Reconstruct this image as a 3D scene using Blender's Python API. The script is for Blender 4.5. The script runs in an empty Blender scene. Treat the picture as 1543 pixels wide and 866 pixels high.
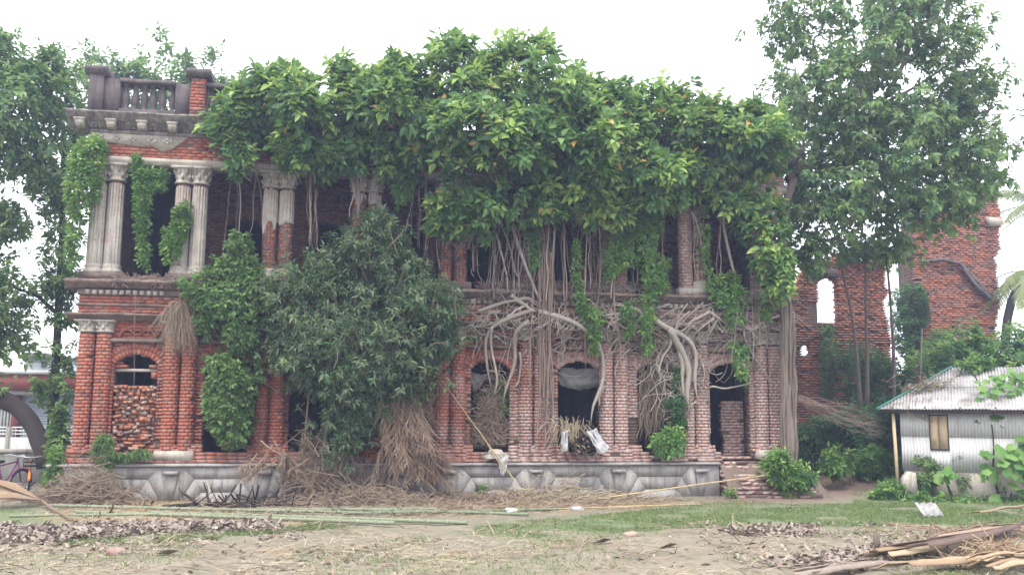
import bpy, math, random
import numpy as np
from mathutils import Matrix, Vector

RNG = np.random.default_rng(11)
random.seed(5)
PI = math.pi
SC = bpy.context.scene
COL = SC.collection

# ------------------------------------------------------------------ camera
CX, CY, CZ = 6.74394, -22.94575, 2.18461
YAW, PITCH, ROLL, FPX = -0.15623, 0.13483, 0.00642, 1350.0
PW, PH = 1543.0, 866.0
cam_d = bpy.data.cameras.new('camera')
cam = bpy.data.objects.new('camera', cam_d)
COL.objects.link(cam)
cam_d.sensor_width = 36.0
cam_d.sensor_fit = 'HORIZONTAL'
cam_d.lens = FPX * 36.0 / PW
cam_d.clip_start = 0.1
cam_d.clip_end = 3000
cam.matrix_world = (Matrix.Translation((CX, CY, CZ)) @ Matrix.Rotation(YAW, 4, 'Z')
                    @ Matrix.Rotation(PI / 2 + PITCH, 4, 'X') @ Matrix.Rotation(ROLL, 4, 'Z'))
SC.camera = cam

# ------------------------------------------------------------------ sky and sun
SUN_EL, SUN_AZ = math.radians(62), math.radians(205)
world = bpy.data.worlds.new('World')
SC.world = world
world.use_nodes = True
wn = world.node_tree
bg = wn.nodes['Background']
sky = wn.nodes.new('ShaderNodeTexSky')
sky.sky_type = 'NISHITA'
sky.sun_disc = False
sky.sun_elevation = SUN_EL
sky.sun_rotation = SUN_AZ
sky.air_density = 1.0
sky.dust_density = 6.0
sky.ozone_density = 1.0
# an even bright overcast lies over the blue: cloud white mixed into the sky
cl = wn.nodes.new('ShaderNodeMix')
cl.data_type = 'RGBA'
cl.inputs[0].default_value = 0.8
cl.inputs[7].default_value = (10.0, 10.2, 10.8, 1)
wn.links.new(sky.outputs[0], cl.inputs[6])
wn.links.new(cl.outputs[2], bg.inputs[0])
bg.inputs[1].default_value = 0.13
sun_d = bpy.data.lights.new('sun', 'SUN')
sun_d.energy = 1.3
sun_d.angle = math.radians(25)
sun_d.color = (1.0, 0.96, 0.9)
sun = bpy.data.objects.new('sun', sun_d)
COL.objects.link(sun)
# the sky's sun_rotation turns clockwise from +Y seen from above
sdir = Vector((math.sin(SUN_AZ) * math.cos(SUN_EL), math.cos(SUN_AZ) * math.cos(SUN_EL), math.sin(SUN_EL)))
sun.rotation_euler = sdir.to_track_quat('Z', 'Y').to_euler()
sun.location = sdir * 100
SC.view_settings.view_transform = 'Standard'
SC.view_settings.look = 'None'
SC.view_settings.exposure = 1.32
SC.view_settings.gamma = 1.0
SC.view_settings.use_curve_mapping = False
SC.render.engine = 'CYCLES'
SC.cycles.max_bounces = 6
SC.cycles.diffuse_bounces = 3
SC.cycles.glossy_bounces = 2
SC.cycles.transmission_bounces = 4
SC.cycles.volume_bounces = 0
SC.cycles.use_denoising = True


def at(px, py, v, axis=1):
    """photo pixel -> world point on the plane coordinate[axis] = v"""
    x = px - PW / 2
    y = PH / 2 - py
    cr, sr = math.cos(ROLL), math.sin(ROLL)
    x, y = cr * x + sr * y, -sr * x + cr * y
    r, u = x / FPX, y / FPX
    cp, sp = math.cos(PITCH), math.sin(PITCH)
    fw, up = cp - sp * u, sp + cp * u
    c, s = math.cos(YAW), math.sin(YAW)
    d = np.array([c * r - s * fw, s * r + c * fw, up])
    o = np.array([CX, CY, CZ])
    return o + d * (v - o[axis]) / d[axis]


def gnd(px, py, z=0.0):
    return at(px, py, z, 2)


# ------------------------------------------------------------------ object helpers
def _tag(o, label=None, cat=None, group=None, kind=None):
    if label: o['label'] = label
    if cat: o['category'] = cat
    if group: o['group'] = group
    if kind: o['kind'] = kind
    return o


def thing(name, label, cat, loc=(0, 0, 0), group=None, rotz=0.0):
    o = bpy.data.objects.new(name, None)
    COL.objects.link(o)
    o.location = loc
    o.rotation_euler = (0, 0, rotz)
    o.empty_display_size = 0.2
    return _tag(o, label, cat, group)


def attach(o, parent, local=False):
    """parent o; unless local, o's data are in world coordinates"""
    if parent is None:
        return o
    o.parent = parent
    if not local and parent.type == 'EMPTY':
        o.matrix_parent_inverse = (Matrix.Translation(parent.location)
                                   @ Matrix.Rotation(parent.rotation_euler[2], 4, 'Z')).inverted()
    return o


def np_mesh(name, V, F, mats, midx=None, smooth=False):
    """V (n,3); F list of int arrays (m,k)"""
    me = bpy.data.meshes.new(name)
    V = np.asarray(V, dtype=np.float32)
    if not isinstance(F, (list, tuple)):
        F = [F]
    F = [np.asarray(f, dtype=np.int32) for f in F if len(f)]
    nl = sum(f.size for f in F)
    npoly = sum(len(f) for f in F)
    me.vertices.add(len(V))
    me.vertices.foreach_set('co', V.ravel())
    me.loops.add(nl)
    me.polygons.add(npoly)
    me.loops.foreach_set('vertex_index', np.concatenate([f.ravel() for f in F]))
    tot = np.concatenate([np.full(len(f), f.shape[1], dtype=np.int32) for f in F])
    st = np.concatenate([[0], np.cumsum(tot)[:-1]]).astype(np.int32)
    me.polygons.foreach_set('loop_start', st)
    if not isinstance(mats, (list, tuple)):
        mats = [mats]
    for m in mats:
        me.materials.append(m)
    if midx is not None:
        me.polygons.foreach_set('material_index', np.asarray(midx, dtype=np.int32))
    if smooth:
        me.polygons.foreach_set('use_smooth', np.ones(npoly, dtype=bool))
    me.update(calc_edges=True)
    return me


def link(name, me, parent=None, local=False):
    o = bpy.data.objects.new(name, me)
    COL.objects.link(o)
    return attach(o, parent, local)


class MB:
    """collects shapes, builds ONE mesh"""
    def __init__(self):
        self.v, self.f, self.n = [], {}, 0

    def add(self, V, F):
        V = np.asarray(V, float)
        for f in (F if isinstance(F, list) else [F]):
            f = np.asarray(f, dtype=np.int32)
            if len(f) and f.ndim == 2:
                self.f.setdefault(f.shape[1], []).append(f + self.n)
        self.v.append(V)
        self.n += len(V)
        return self

    BOXF = np.array([[0, 3, 2, 1], [4, 5, 6, 7], [0, 1, 5, 4], [1, 2, 6, 5], [2, 3, 7, 6], [3, 0, 4, 7]])

    def box(self, x0, x1, y0, y1, z0, z1, jit=0.0, M=None):
        V = np.array([[x0, y0, z0], [x1, y0, z0], [x1, y1, z0], [x0, y1, z0],
                      [x0, y0, z1], [x1, y0, z1], [x1, y1, z1], [x0, y1, z1]], float)
        if jit: V = V + RNG.uniform(-jit, jit, V.shape)
        if M is not None: V = V @ np.array(M.to_3x3()).T + np.array(M.translation)
        return self.add(V, self.BOXF)

    def boxes(self, B, jit=0.004):
        B = np.asarray(B, float)
        if not len(B): return self
        x0, x1, y0, y1, z0, z1 = B.T
        V = np.stack([np.stack(c, -1) for c in ((x0, y0, z0), (x1, y0, z0), (x1, y1, z0), (x0, y1, z0),
                                                (x0, y0, z1), (x1, y0, z1), (x1, y1, z1), (x0, y1, z1))], 1)
        V = V + RNG.uniform(-jit, jit, V.shape)
        F = (self.BOXF[None] + (np.arange(len(B)) * 8)[:, None, None]).reshape(-1, 4)
        return self.add(V.reshape(-1, 3), F)

    def prism(self, poly, y0, y1):
        """poly: (n,2) in x,z, extruded from y0 (front) to y1"""
        p = np.asarray(poly, float)
        n = len(p)
        V = np.concatenate([np.c_[p[:, 0], np.full(n, y0), p[:, 1]], np.c_[p[:, 0], np.full(n, y1), p[:, 1]]])
        i = np.arange(n)
        j = (i + 1) % n
        self.add(V, [np.c_[i, i + n, j + n, j]])
        self.f.setdefault(n, []).append(np.array([i]) + self.n - 2 * n)
        self.f.setdefault(n, []).append(np.array([i[::-1] + n]) + self.n - 2 * n)
        return self

    def profile_x(self, prof, x0, x1, nx=1, wob=0.0):
        """closed profile in (y,z) swept along x"""
        p = np.asarray(prof, float)
        n = len(p)
        xs = np.linspace(x0, x1, nx + 1)
        V = []
        for x in xs:
            w = RNG.uniform(-wob, wob, p.shape) if wob else 0
            V.append(np.c_[np.full(n, x), p + w])
        i = np.arange(n)
        j = (i + 1) % n
        F = np.concatenate([np.c_[i, j, j + n, i + n] + k * n for k in range(nx)])
        self.add(np.concatenate(V), [F])
        b = self.n - n * (nx + 1)
        self.f.setdefault(n, []).append(np.array([i[::-1]]) + b)
        self.f.setdefault(n, []).append(np.array([i]) + b + n * nx)
        return self

    def tube(self, pts, rad, n=6, cap=True):
        P = np.asarray(pts, float)
        m = len(P)
        r = np.full(m, rad, float) if np.isscalar(rad) else np.asarray(rad, float)
        T = np.gradient(P, axis=0)
        T /= np.linalg.norm(T, axis=1)[:, None] + 1e-9
        a = np.array([0, 0, 1.0]) if abs(T[0, 2]) < 0.9 else np.array([0, 1.0, 0])
        N = np.empty_like(P)
        nrm = a - T[0] * (a @ T[0])
        for k in range(m):
            nrm = nrm - T[k] * (nrm @ T[k])
            nrm = nrm / (np.linalg.norm(nrm) + 1e-9)
            N[k] = nrm
        Bn = np.cross(T, N)
        th = np.arange(n) * 2 * PI / n
        V = P[:, None] + r[:, None, None] * (np.cos(th)[None, :, None] * N[:, None] + np.sin(th)[None, :, None] * Bn[:, None])
        i = np.arange(n)
        j = (i + 1) % n
        F = np.concatenate([np.c_[i, j, j + n, i + n] + k * n for k in range(m - 1)])
        self.add(V.reshape(-1, 3), [F])
        if cap and n <= 12:
            b = self.n - n * m
            self.f.setdefault(n, []).append(np.array([i[::-1]]) + b)
            self.f.setdefault(n, []).append(np.array([i]) + b + n * (m - 1))
        return self

    def lathe(self, prof, c, n=20, arc=(0, 2 * PI)):
        """prof list of (r,z)"""
        p = np.asarray(prof, float)
        th = np.linspace(arc[0], arc[1], n, endpoint=abs(arc[1] - arc[0] - 2 * PI) > 1e-6)
        k = len(th)
        V = np.concatenate([np.c_[c[0] + r * np.cos(th), c[1] + r * np.sin(th), np.full(k, c[2] + z)] for r, z in p])
        i = np.arange(k) if k == n and abs(arc[1] - arc[0] - 2 * PI) < 1e-6 else np.arange(k - 1)
        j = (i + 1) % k
        F = np.concatenate([np.c_[i, j, j + k, i + k] + q * k for q in range(len(p) - 1)])
        return self.add(V, [F])

    def build(self, name, mats, parent=None, smooth=False, local=False):
        if not self.v or not self.f: return None
        F = [np.concatenate(self.f[k]) for k in sorted(self.f)]
        me = np_mesh(name, np.concatenate(self.v), F, mats, smooth=smooth)
        return link(name, me, parent, local)


# ------------------------------------------------------------------ noise
def _hash(i, j, k, seed):
    h = (i * 374761393 + j * 668265263 + k * 1274126177 + seed * 144665) & 0xFFFFFFFF
    h = ((h ^ (h >> 13)) * 1274126177) & 0xFFFFFFFF
    return ((h ^ (h >> 16)) & 0xFFFF) / 65535.0


def vnoise(P, freq=1.0, seed=0):
    P = np.asarray(P, float) * freq
    I = np.floor(P).astype(np.int64)
    f = P - I
    f = f * f * (3 - 2 * f)
    out = 0
    for a in (0, 1):
        for b in (0, 1):
            for c in (0, 1):
                w = (f[:, 0] if a else 1 - f[:, 0]) * (f[:, 1] if b else 1 - f[:, 1]) * (f[:, 2] if c else 1 - f[:, 2])
                out = out + w * _hash(I[:, 0] + a, I[:, 1] + b, I[:, 2] + c, seed)
    return out


def unit(A):
    return A / (np.linalg.norm(A, axis=-1, keepdims=True) + 1e-9)


def wob(pts, n, amp, seed=None):
    """resample a polyline smoothly to n points and wobble it"""
    P = np.asarray(pts, float)
    d = np.r_[0, np.cumsum(np.linalg.norm(np.diff(P, axis=0), axis=1))]
    t = np.linspace(0, d[-1], n)
    # catmull-like smoothing: linear resample then smooth
    Q = np.stack([np.interp(t, d, P[:, k]) for k in range(3)], 1)
    for _ in range(2):
        Q[1:-1] = (Q[:-2] + 2 * Q[1:-1] + Q[2:]) / 4
    if amp:
        W = RNG.normal(0, 1, Q.shape)
        for _ in range(2):
            W[1:-1] = (W[:-2] + 2 * W[1:-1] + W[2:]) / 4
        Q[1:] += W[1:] * amp
    return Q
# ------------------------------------------------------------------ materials
class NT:
    def __init__(self, name):
        self.m = bpy.data.materials.new(name)
        self.m.use_nodes = True
        self.t = self.m.node_tree
        self.b = self.t.nodes['Principled BSDF']
        self.out = self.t.nodes['Material Output']
        self._pos = None

    def n(self, typ, **kw):
        o = self.t.nodes.new(typ)
        for k, v in kw.items(): setattr(o, k, v)
        return o

    def l(self, a, b): self.t.links.new(a, b)

    def pos(self):
        if self._pos is None: self._pos = self.n('ShaderNodeNewGeometry')
        return self._pos.outputs['Position']

    def noise(self, scale, detail=4, rough=0.6, vec=None, stretch=None, dist=0.0):
        t = self.n('ShaderNodeTexNoise')
        t.inputs['Scale'].default_value = scale
        t.inputs['Detail'].default_value = detail
        t.inputs['Roughness'].default_value = rough
        t.inputs['Distortion'].default_value = dist
        v = vec or self.pos()
        if stretch:
            mp = self.n('ShaderNodeMapping')
            mp.inputs['Scale'].default_value = stretch
            self.l(v, mp.inputs[0])
            v = mp.outputs[0]
        self.l(v, t.inputs['Vector'])
        return t.outputs[0]

    def ramp(self, fac, stops, interp='LINEAR'):
        r = self.n('ShaderNodeValToRGB')
        r.color_ramp.interpolation = interp
        e = r.color_ramp.elements
        while len(e) < len(stops): e.new(0.5)
        for el, (p, c) in zip(e, stops):
            el.position = p
            el.color = (c, c, c, 1) if np.isscalar(c) else (*c, 1)
        self.l(fac, r.inputs[0])
        return r.outputs[0]

    def mix(self, fac, a, b, mode='MIX'):
        x = self.n('ShaderNodeMix', data_type='RGBA', blend_type=mode)
        for s, v in ((0, fac), (6, a), (7, b)):
            if isinstance(v, (int, float)): x.inputs[s].default_value = v
            elif isinstance(v, tuple): x.inputs[s].default_value = (*v, 1)
            else: self.l(v, x.inputs[s])
        return x.outputs[2]

    def math(self, op, a, b=0.0, clamp=False):
        x = self.n('ShaderNodeMath', operation=op, use_clamp=clamp)
        for s, v in ((0, a), (1, b)):
            if isinstance(v, (int, float)): x.inputs[s].default_value = v
            else: self.l(v, x.inputs[s])
        return x.outputs[0]

    def rnd(self):
        """one random value for each island / each copied object"""
        if self._pos is None: self._pos = self.n('ShaderNodeNewGeometry')
        oi = self.n('ShaderNodeObjectInfo')
        s = self.math('ADD', self._pos.outputs['Random Per Island'], oi.outputs['Random'])
        return self.math('FRACT', s)

    def xyz(self):
        s = self.n('ShaderNodeSeparateXYZ')
        self.l(self.pos(), s.inputs[0])
        return s.outputs

    def bump(self, h, strength=0.4, dist=0.02):
        b = self.n('ShaderNodeBump')
        b.inputs['Strength'].default_value = strength
        b.inputs['Distance'].default_value = dist
        self.l(h, b.inputs['Height'])
        self.l(b.outputs[0], self.b.inputs['Normal'])

    def done(self, col, rough=0.85, spec=0.25):
        if isinstance(col, tuple): self.b.inputs['Base Color'].default_value = (*col, 1)
        else: self.l(col, self.b.inputs['Base Color'])
        if isinstance(rough, (int, float)): self.b.inputs['Roughness'].default_value = rough
        else: self.l(rough, self.b.inputs['Roughness'])
        self.b.inputs['Specular IOR Level'].default_value = spec
        return self.m


def brick_mat(name, reds, lime=0.0, far=False):
    t = NT(name)
    r = t.rnd()
    c = t.ramp(r, reds)
    g = t.noise(30, 3)
    c = t.mix(t.ramp(g, [(0.35, 0.0), (0.75, 0.55)]), c, (0.20, 0.10, 0.075))
    # lime wash and salt bloom: low on the wall, and in patches that grow toward the right end
    x, y, z = t.xyz()
    big = t.noise(0.8, 6, 0.65)
    low = t.math('MULTIPLY', t.math('SUBTRACT', 2.0, z), 0.45, True)
    right = t.math('MULTIPLY', t.math('SUBTRACT', x, 7.0), 0.055, True)
    right = t.math('MULTIPLY', right, 0.0 if far else 1.0)
    low = t.math('MULTIPLY', low, 0.0 if far else 1.0)
    m = t.math('ADD', t.math('ADD', big, t.math('MULTIPLY', low, 0.36)), t.math('ADD', right, lime))
    m = t.math('MULTIPLY', t.ramp(m, [(0.60, 0.0), (0.86, 0.92)]), t.ramp(t.noise(9, 5, 0.75), [(0.34, 0.25), (0.62, 1.0)]))
    c = t.mix(m, c, (0.50, 0.42, 0.385))
    # dark algae streaks
    s = t.noise(1.3, 5, 0.7, stretch=(1.6, 1.6, 0.28))
    c = t.mix(t.ramp(s, [(0.49, 0.0), (0.74, 0.8)]), c, (0.066, 0.055, 0.05))
    # mortar smears and grime
    c = t.mix(t.ramp(t.noise(3.4, 7, 0.8, dist=.5), [(0.47, 0.0), (0.68, 0.68)]), c, (0.24, 0.155, 0.125))
    t.bump(t.noise(55, 4), 0.5, 0.008)
    return t.done(c, 0.92, 0.15)


REDS = [(0.0, (0.29, 0.082, 0.052)), (0.3, (0.40, 0.125, 0.074)), (0.6, (0.34, 0.098, 0.066)),
        (0.8, (0.42, 0.19, 0.125)), (1.0, (0.16, 0.068, 0.054))]
M = {}
M['brick'] = brick_mat('old_brick', REDS)
M['brick_far'] = brick_mat('ruin_brick', [(0.0, (0.32, 0.13, 0.085)), (0.5, (0.44, 0.175, 0.10)), (0.8, (0.36, 0.19, 0.14)), (1.0, (0.17, 0.085, 0.065))], -0.02, True)

M['brick_shade_soot'] = brick_mat('shade_soot_brick', [(0.0, (0.15, 0.062, 0.048)), (0.5, (0.21, 0.085, 0.062)), (1.0, (0.09, 0.052, 0.045))], -0.1, True)  # gallery shade put into a darker brick colour; the sooty pedestals share it


def mortar_mat(name, base, dark):
    t = NT(name)
    c = t.mix(t.ramp(t.noise(5, 6, 0.7), [(0.35, 0.0), (0.7, 1.0)]), base, dark)
    t.bump(t.noise(40, 4), 0.6, 0.01)
    return t.done(c, 0.95, 0.1)


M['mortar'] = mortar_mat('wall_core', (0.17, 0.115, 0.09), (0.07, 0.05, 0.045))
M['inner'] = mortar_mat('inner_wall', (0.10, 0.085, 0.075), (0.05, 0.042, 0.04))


def plaster_mat(name, light, grey, stain, amount=0.5, streak=True, scale=2.2, dirt=(0.30, 0.14, 0.09)):
    t = NT(name)
    c = t.mix(t.ramp(t.noise(scale, 6, 0.68), [(0.38, 0.0), (0.64, 1.0)]), light, grey)
    s = t.noise(2.2, 6, 0.72, stretch=(3.2, 3.2, 0.3)) if streak else t.noise(3.0, 6, 0.7)
    c = t.mix(t.ramp(s, [(0.60 - 0.22 * amount, 0.0), (0.82 - 0.16 * amount, 0.92)]), c, stain)
    if dirt:
        c = t.mix(t.ramp(t.noise(1.4, 7, 0.75, dist=0.4), [(0.58, 0.0), (0.72, 0.75)]), c, dirt)
    c = t.mix(t.ramp(t.noise(26, 4, 0.7), [(0.40, 0.0), (0.8, 0.4)]), c, stain)
    t.bump(t.noise(22, 6, 0.7), 0.6, 0.015)
    return t.done(c, 0.93, 0.15)


M['plaster'] = plaster_mat('lime_plaster', (0.48, 0.44, 0.37), (0.33, 0.30, 0.26), (0.085, 0.075, 0.065), 0.35)
M['white_plaster'] = plaster_mat('column_plaster', (0.46, 0.42, 0.365), (0.33, 0.30, 0.265), (0.10, 0.088, 0.08), 0.4)
M['dark_stone'] = plaster_mat('blackened_plaster', (0.15, 0.125, 0.12), (0.085, 0.075, 0.075), (0.045, 0.04, 0.04), 0.5)
M['cornice'] = plaster_mat('cornice_plaster', (0.34, 0.31, 0.27), (0.18, 0.165, 0.15), (0.05, 0.045, 0.044), 0.95)
M['ledge'] = plaster_mat('ledge_plaster', (0.25, 0.18, 0.15), (0.14, 0.115, 0.1), (0.06, 0.05, 0.045), 0.6, False)
M['plinth'] = plaster_mat('plinth_cement', (0.37, 0.355, 0.335), (0.27, 0.255, 0.24), (0.11, 0.092, 0.082), 0.45, True, 1.2, (0.28, 0.2, 0.15))


def leaf_mat(name, c1, c2, c3=None, trans=0.35, rough=0.5, vein=False):
    c1, c2 = (tuple(min(v * k, .5) for v, k in zip(c, (1.8, 1.75, 1.65))) for c in (c1, c2))
    if c3: c3 = tuple(min(v * k, .55) for v, k in zip(c3, (1.75, 1.65, 1.65)))
    t = NT(name)
    r = t.rnd()
    st = [(0.0, c1), (0.6, c2)] + ([(1.0, c3)] if c3 else [])
    c = t.ramp(r, st)
    c = t.mix(t.ramp(t.noise(0.9, 3), [(0.35, 0.0), (0.7, 0.45)]), c, tuple(v * 0.62 for v in c1))
    t.done(c, rough, 0.4)
    tr = t.n('ShaderNodeBsdfTranslucent')
    c2_ = t.mix(0.45, c, (0.28, 0.42, 0.09), 'MIX')
    t.l(c2_, tr.inputs[0])
    mx = t.n('ShaderNodeMixShader')
    mx.inputs[0].default_value = trans
    t.l(t.b.outputs[0], mx.inputs[1])
    t.l(tr.outputs[0], mx.inputs[2])
    t.l(mx.outputs[0], t.out.inputs[0])
    return t.m


M['fig_leaf'] = leaf_mat('fig_leaf', (0.04, 0.095, 0.034), (0.075, 0.155, 0.048), (0.12, 0.21, 0.065))
M['fig_young'] = leaf_mat('fig_young_leaf', (0.14, 0.225, 0.06), (0.19, 0.28, 0.075), (0.25, 0.33, 0.1), 0.4)
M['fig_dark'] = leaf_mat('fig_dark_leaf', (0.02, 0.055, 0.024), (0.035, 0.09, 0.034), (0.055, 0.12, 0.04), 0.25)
M['bush_leaf'] = leaf_mat('shrub_leaf', (0.036, 0.062, 0.036), (0.06, 0.096, 0.052), (0.1, 0.14, 0.07), 0.2, 0.42)
M['bush_young'] = leaf_mat('shrub_young_leaf', (0.07, 0.115, 0.05), (0.11, 0.16, 0.065), (0.15, 0.19, 0.08), 0.3)
M['vine_leaf'] = leaf_mat('creeper_leaf', (0.055, 0.12, 0.035), (0.095, 0.19, 0.05), (0.15, 0.26, 0.07), 0.35)
M['tree_leaf'] = leaf_mat('tree_leaf', (0.045, 0.088, 0.034), (0.078, 0.138, 0.047), (0.12, 0.18, 0.06), 0.3)
M['tree_light'] = leaf_mat('tree_light_leaf', (0.09, 0.16, 0.055), (0.14, 0.22, 0.075), (0.2, 0.26, 0.1), 0.4)
M['weed_leaf'] = leaf_mat('weed_leaf', (0.045, 0.11, 0.03), (0.08, 0.17, 0.04), (0.13, 0.23, 0.06), 0.35)
M['palm_leaf'] = leaf_mat('palm_leaflet', (0.09, 0.12, 0.06), (0.14, 0.17, 0.08), (0.2, 0.22, 0.11), 0.25)
M['grass'] = leaf_mat('grass_blade', (0.055, 0.088, 0.03), (0.085, 0.125, 0.042), (0.13, 0.155, 0.062), 0.2, 0.7)
M['yellow_leaf'] = leaf_mat('yellow_leaf', (0.24, 0.15, 0.04), (0.3, 0.2, 0.06), None, 0.3)


def fibre_mat(name, c1, c2, c3, rough=0.9, st=(8, 8, 1.0)):
    t = NT(name)
    c = t.ramp(t.rnd(), [(0.0, c1), (0.5, c2), (1.0, c3)])
    c = t.mix(t.ramp(t.noise(6, 4, 0.7, stretch=st), [(0.4, 0.0), (0.7, 0.6)]), c, tuple(v * 0.5 for v in c1))
    t.bump(t.noise(14, 4, 0.7, stretch=st), 0.6, 0.01)
    return t.done(c, rough, 0.15)


M['bark'] = fibre_mat('bark', (0.13, 0.10, 0.08), (0.17, 0.14, 0.115), (0.21, 0.18, 0.15))
M['bark_dark'] = fibre_mat('dark_bark', (0.04, 0.032, 0.03), (0.055, 0.045, 0.04), (0.065, 0.054, 0.05))
M['root'] = fibre_mat('pale_root', (0.29, 0.25, 0.215), (0.36, 0.32, 0.275), (0.21, 0.175, 0.15))
M['root_brown'] = fibre_mat('brown_root', (0.21, 0.155, 0.125), (0.28, 0.21, 0.17), (0.17, 0.13, 0.105))
M['dry_twig'] = fibre_mat('dry_twig', (0.24, 0.18, 0.13), (0.33, 0.26, 0.19), (0.17, 0.125, 0.095))
M['dry_frond'] = fibre_mat('dry_frond', (0.25, 0.175, 0.125), (0.34, 0.25, 0.18), (0.18, 0.125, 0.095))
M['straw'] = fibre_mat('straw', (0.42, 0.34, 0.22), (0.50, 0.43, 0.31), (0.33, 0.26, 0.175))
M['dry_leaf'] = fibre_mat('dry_leaf', (0.26, 0.21, 0.17), (0.36, 0.305, 0.26), (0.17, 0.13, 0.105), st=(3, 3, 3))
M['sheath'] = fibre_mat('dry_sheath', (0.34, 0.245, 0.155), (0.28, 0.19, 0.12), (0.42, 0.33, 0.22), st=(1.5, 12, 12))
M['sheath_dark'] = fibre_mat('dark_sheath', (0.14, 0.095, 0.085), (0.18, 0.125, 0.1), (0.11, 0.08, 0.07), st=(1.5, 12, 12))
M['bamboo'] = fibre_mat('green_bamboo', (0.15, 0.19, 0.115), (0.20, 0.235, 0.15), (0.25, 0.26, 0.18), 0.5, (1, 6, 6))
M['bamboo_node'] = fibre_mat('bamboo_node', (0.26, 0.28, 0.2), (0.33, 0.33, 0.25), (0.2, 0.22, 0.15), 0.7)
M['bamboo_dry'] = fibre_mat('dry_bamboo', (0.44, 0.34, 0.19), (0.5, 0.4, 0.24), (0.38, 0.29, 0.16), 0.6, (1, 6, 6))
M['wood_tan'] = fibre_mat('shutter_wood', (0.52, 0.40, 0.25), (0.56, 0.44, 0.29), (0.47, 0.36, 0.22), 0.8)
M['wood_dark'] = fibre_mat('dark_wood', (0.07, 0.055, 0.045), (0.09, 0.07, 0.055), (0.06, 0.045, 0.04), 0.8)


def simple(name, c, rough=0.6, metal=0.0, var=0.25, scale=5, spec=0.3):
    t = NT(name)
    col = t.mix(t.ramp(t.noise(scale, 5, 0.7), [(0.35, 0.0), (0.75, 1.0)]), c, tuple(v * (1 - var) for v in c))
    t.done(col, rough, spec)
    t.b.inputs['Metallic'].default_value = metal
    return t.m


def tin_mat(name, c, rust, amount, st):
    t = NT(name)
    col = t.mix(t.ramp(t.noise(2.5, 5, 0.7), [(0.35, 0.0), (0.7, 1.0)]), c, tuple(v * 0.8 for v in c))
    col = t.mix(t.ramp(t.noise(2.2, 6, 0.75, stretch=st), [(0.66 - 0.2 * amount, 0.0), (0.84 - 0.2 * amount, 0.85)]), col, rust)
    col = t.mix(t.ramp(t.rnd(), [(0.0, 0.0), (1.0, 0.12)]), col, (0.35, 0.34, 0.34))
    return t.done(col, 0.55, 0.4)


M['tin_wall'] = tin_mat('tin_wall', (0.56, 0.555, 0.54), (0.36, 0.28, 0.21), 0.6, (2.5, 2.5, 0.35))
M['tin_roof'] = tin_mat('tin_roof', (0.42, 0.41, 0.40), (0.15, 0.12, 0.105), 0.95, (0.9, 0.9, 0.9))
M['green_trim'] = simple('green_trim', (0.05, 0.20, 0.155), 0.5)
M['sack'] = simple('white_sack', (0.42, 0.42, 0.43), 0.6, 0, 0.5, 9)
M['cloth'] = simple('grey_cloth', (0.17, 0.165, 0.16), 0.9, 0, 0.5, 4)
M['plastic'] = simple('white_plastic', (0.55, 0.56, 0.58), 0.45, 0, 0.15, 8)
M['concrete'] = plaster_mat('mossy_concrete', (0.30, 0.29, 0.26), (0.22, 0.215, 0.18), (0.08, 0.085, 0.06), 0.35, True, 1.5, None)
M['white_wall'] = plaster_mat('pale_wall', (0.55, 0.55, 0.54), (0.42, 0.42, 0.41), (0.2, 0.19, 0.18), 0.2, True, 1.5, None)
M['red_paint'] = simple('red_paint', (0.23, 0.055, 0.045), 0.6, 0, 0.25, 2)
M['shutter'] = simple('grey_shutter', (0.30, 0.33, 0.38), 0.5, 0.2, 0.12, 1.5)
M['rail'] = simple('white_railing', (0.6, 0.6, 0.6), 0.5)
M['black'] = simple('black_rubber', (0.02, 0.02, 0.022), 0.6)
M['steel'] = simple('steel', (0.4, 0.4, 0.42), 0.35, 0.8)
M['purple'] = simple('purple_paint', (0.18, 0.05, 0.15), 0.35)
M['orange'] = simple('orange_paint', (0.65, 0.18, 0.04), 0.4)
M['wire'] = simple('wire', (0.03, 0.03, 0.03), 0.6)
M['rubble'] = brick_mat('rubble_brick', [(0.0, (0.40, 0.14, 0.075)), (0.4, (0.46, 0.19, 0.10)), (0.75, (0.42, 0.24, 0.17)), (1.0, (0.46, 0.38, 0.33))], 0.0)


def soil_mat():
    t = NT('bare_soil')
    c = t.mix(t.ramp(t.noise(5, 7, 0.75), [(0.35, 0.0), (0.7, 1.0)]), (0.20, 0.155, 0.125), (0.13, 0.10, 0.082))
    c = t.mix(t.ramp(t.noise(13, 5, 0.7), [(0.55, 0.0), (0.75, 0.5)]), c, (0.26, 0.155, 0.12))
    t.bump(t.noise(16, 8, 0.75), 0.8, 0.04)
    return t.done(c, 0.95, 0.1)


M['soil'] = soil_mat()


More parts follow.
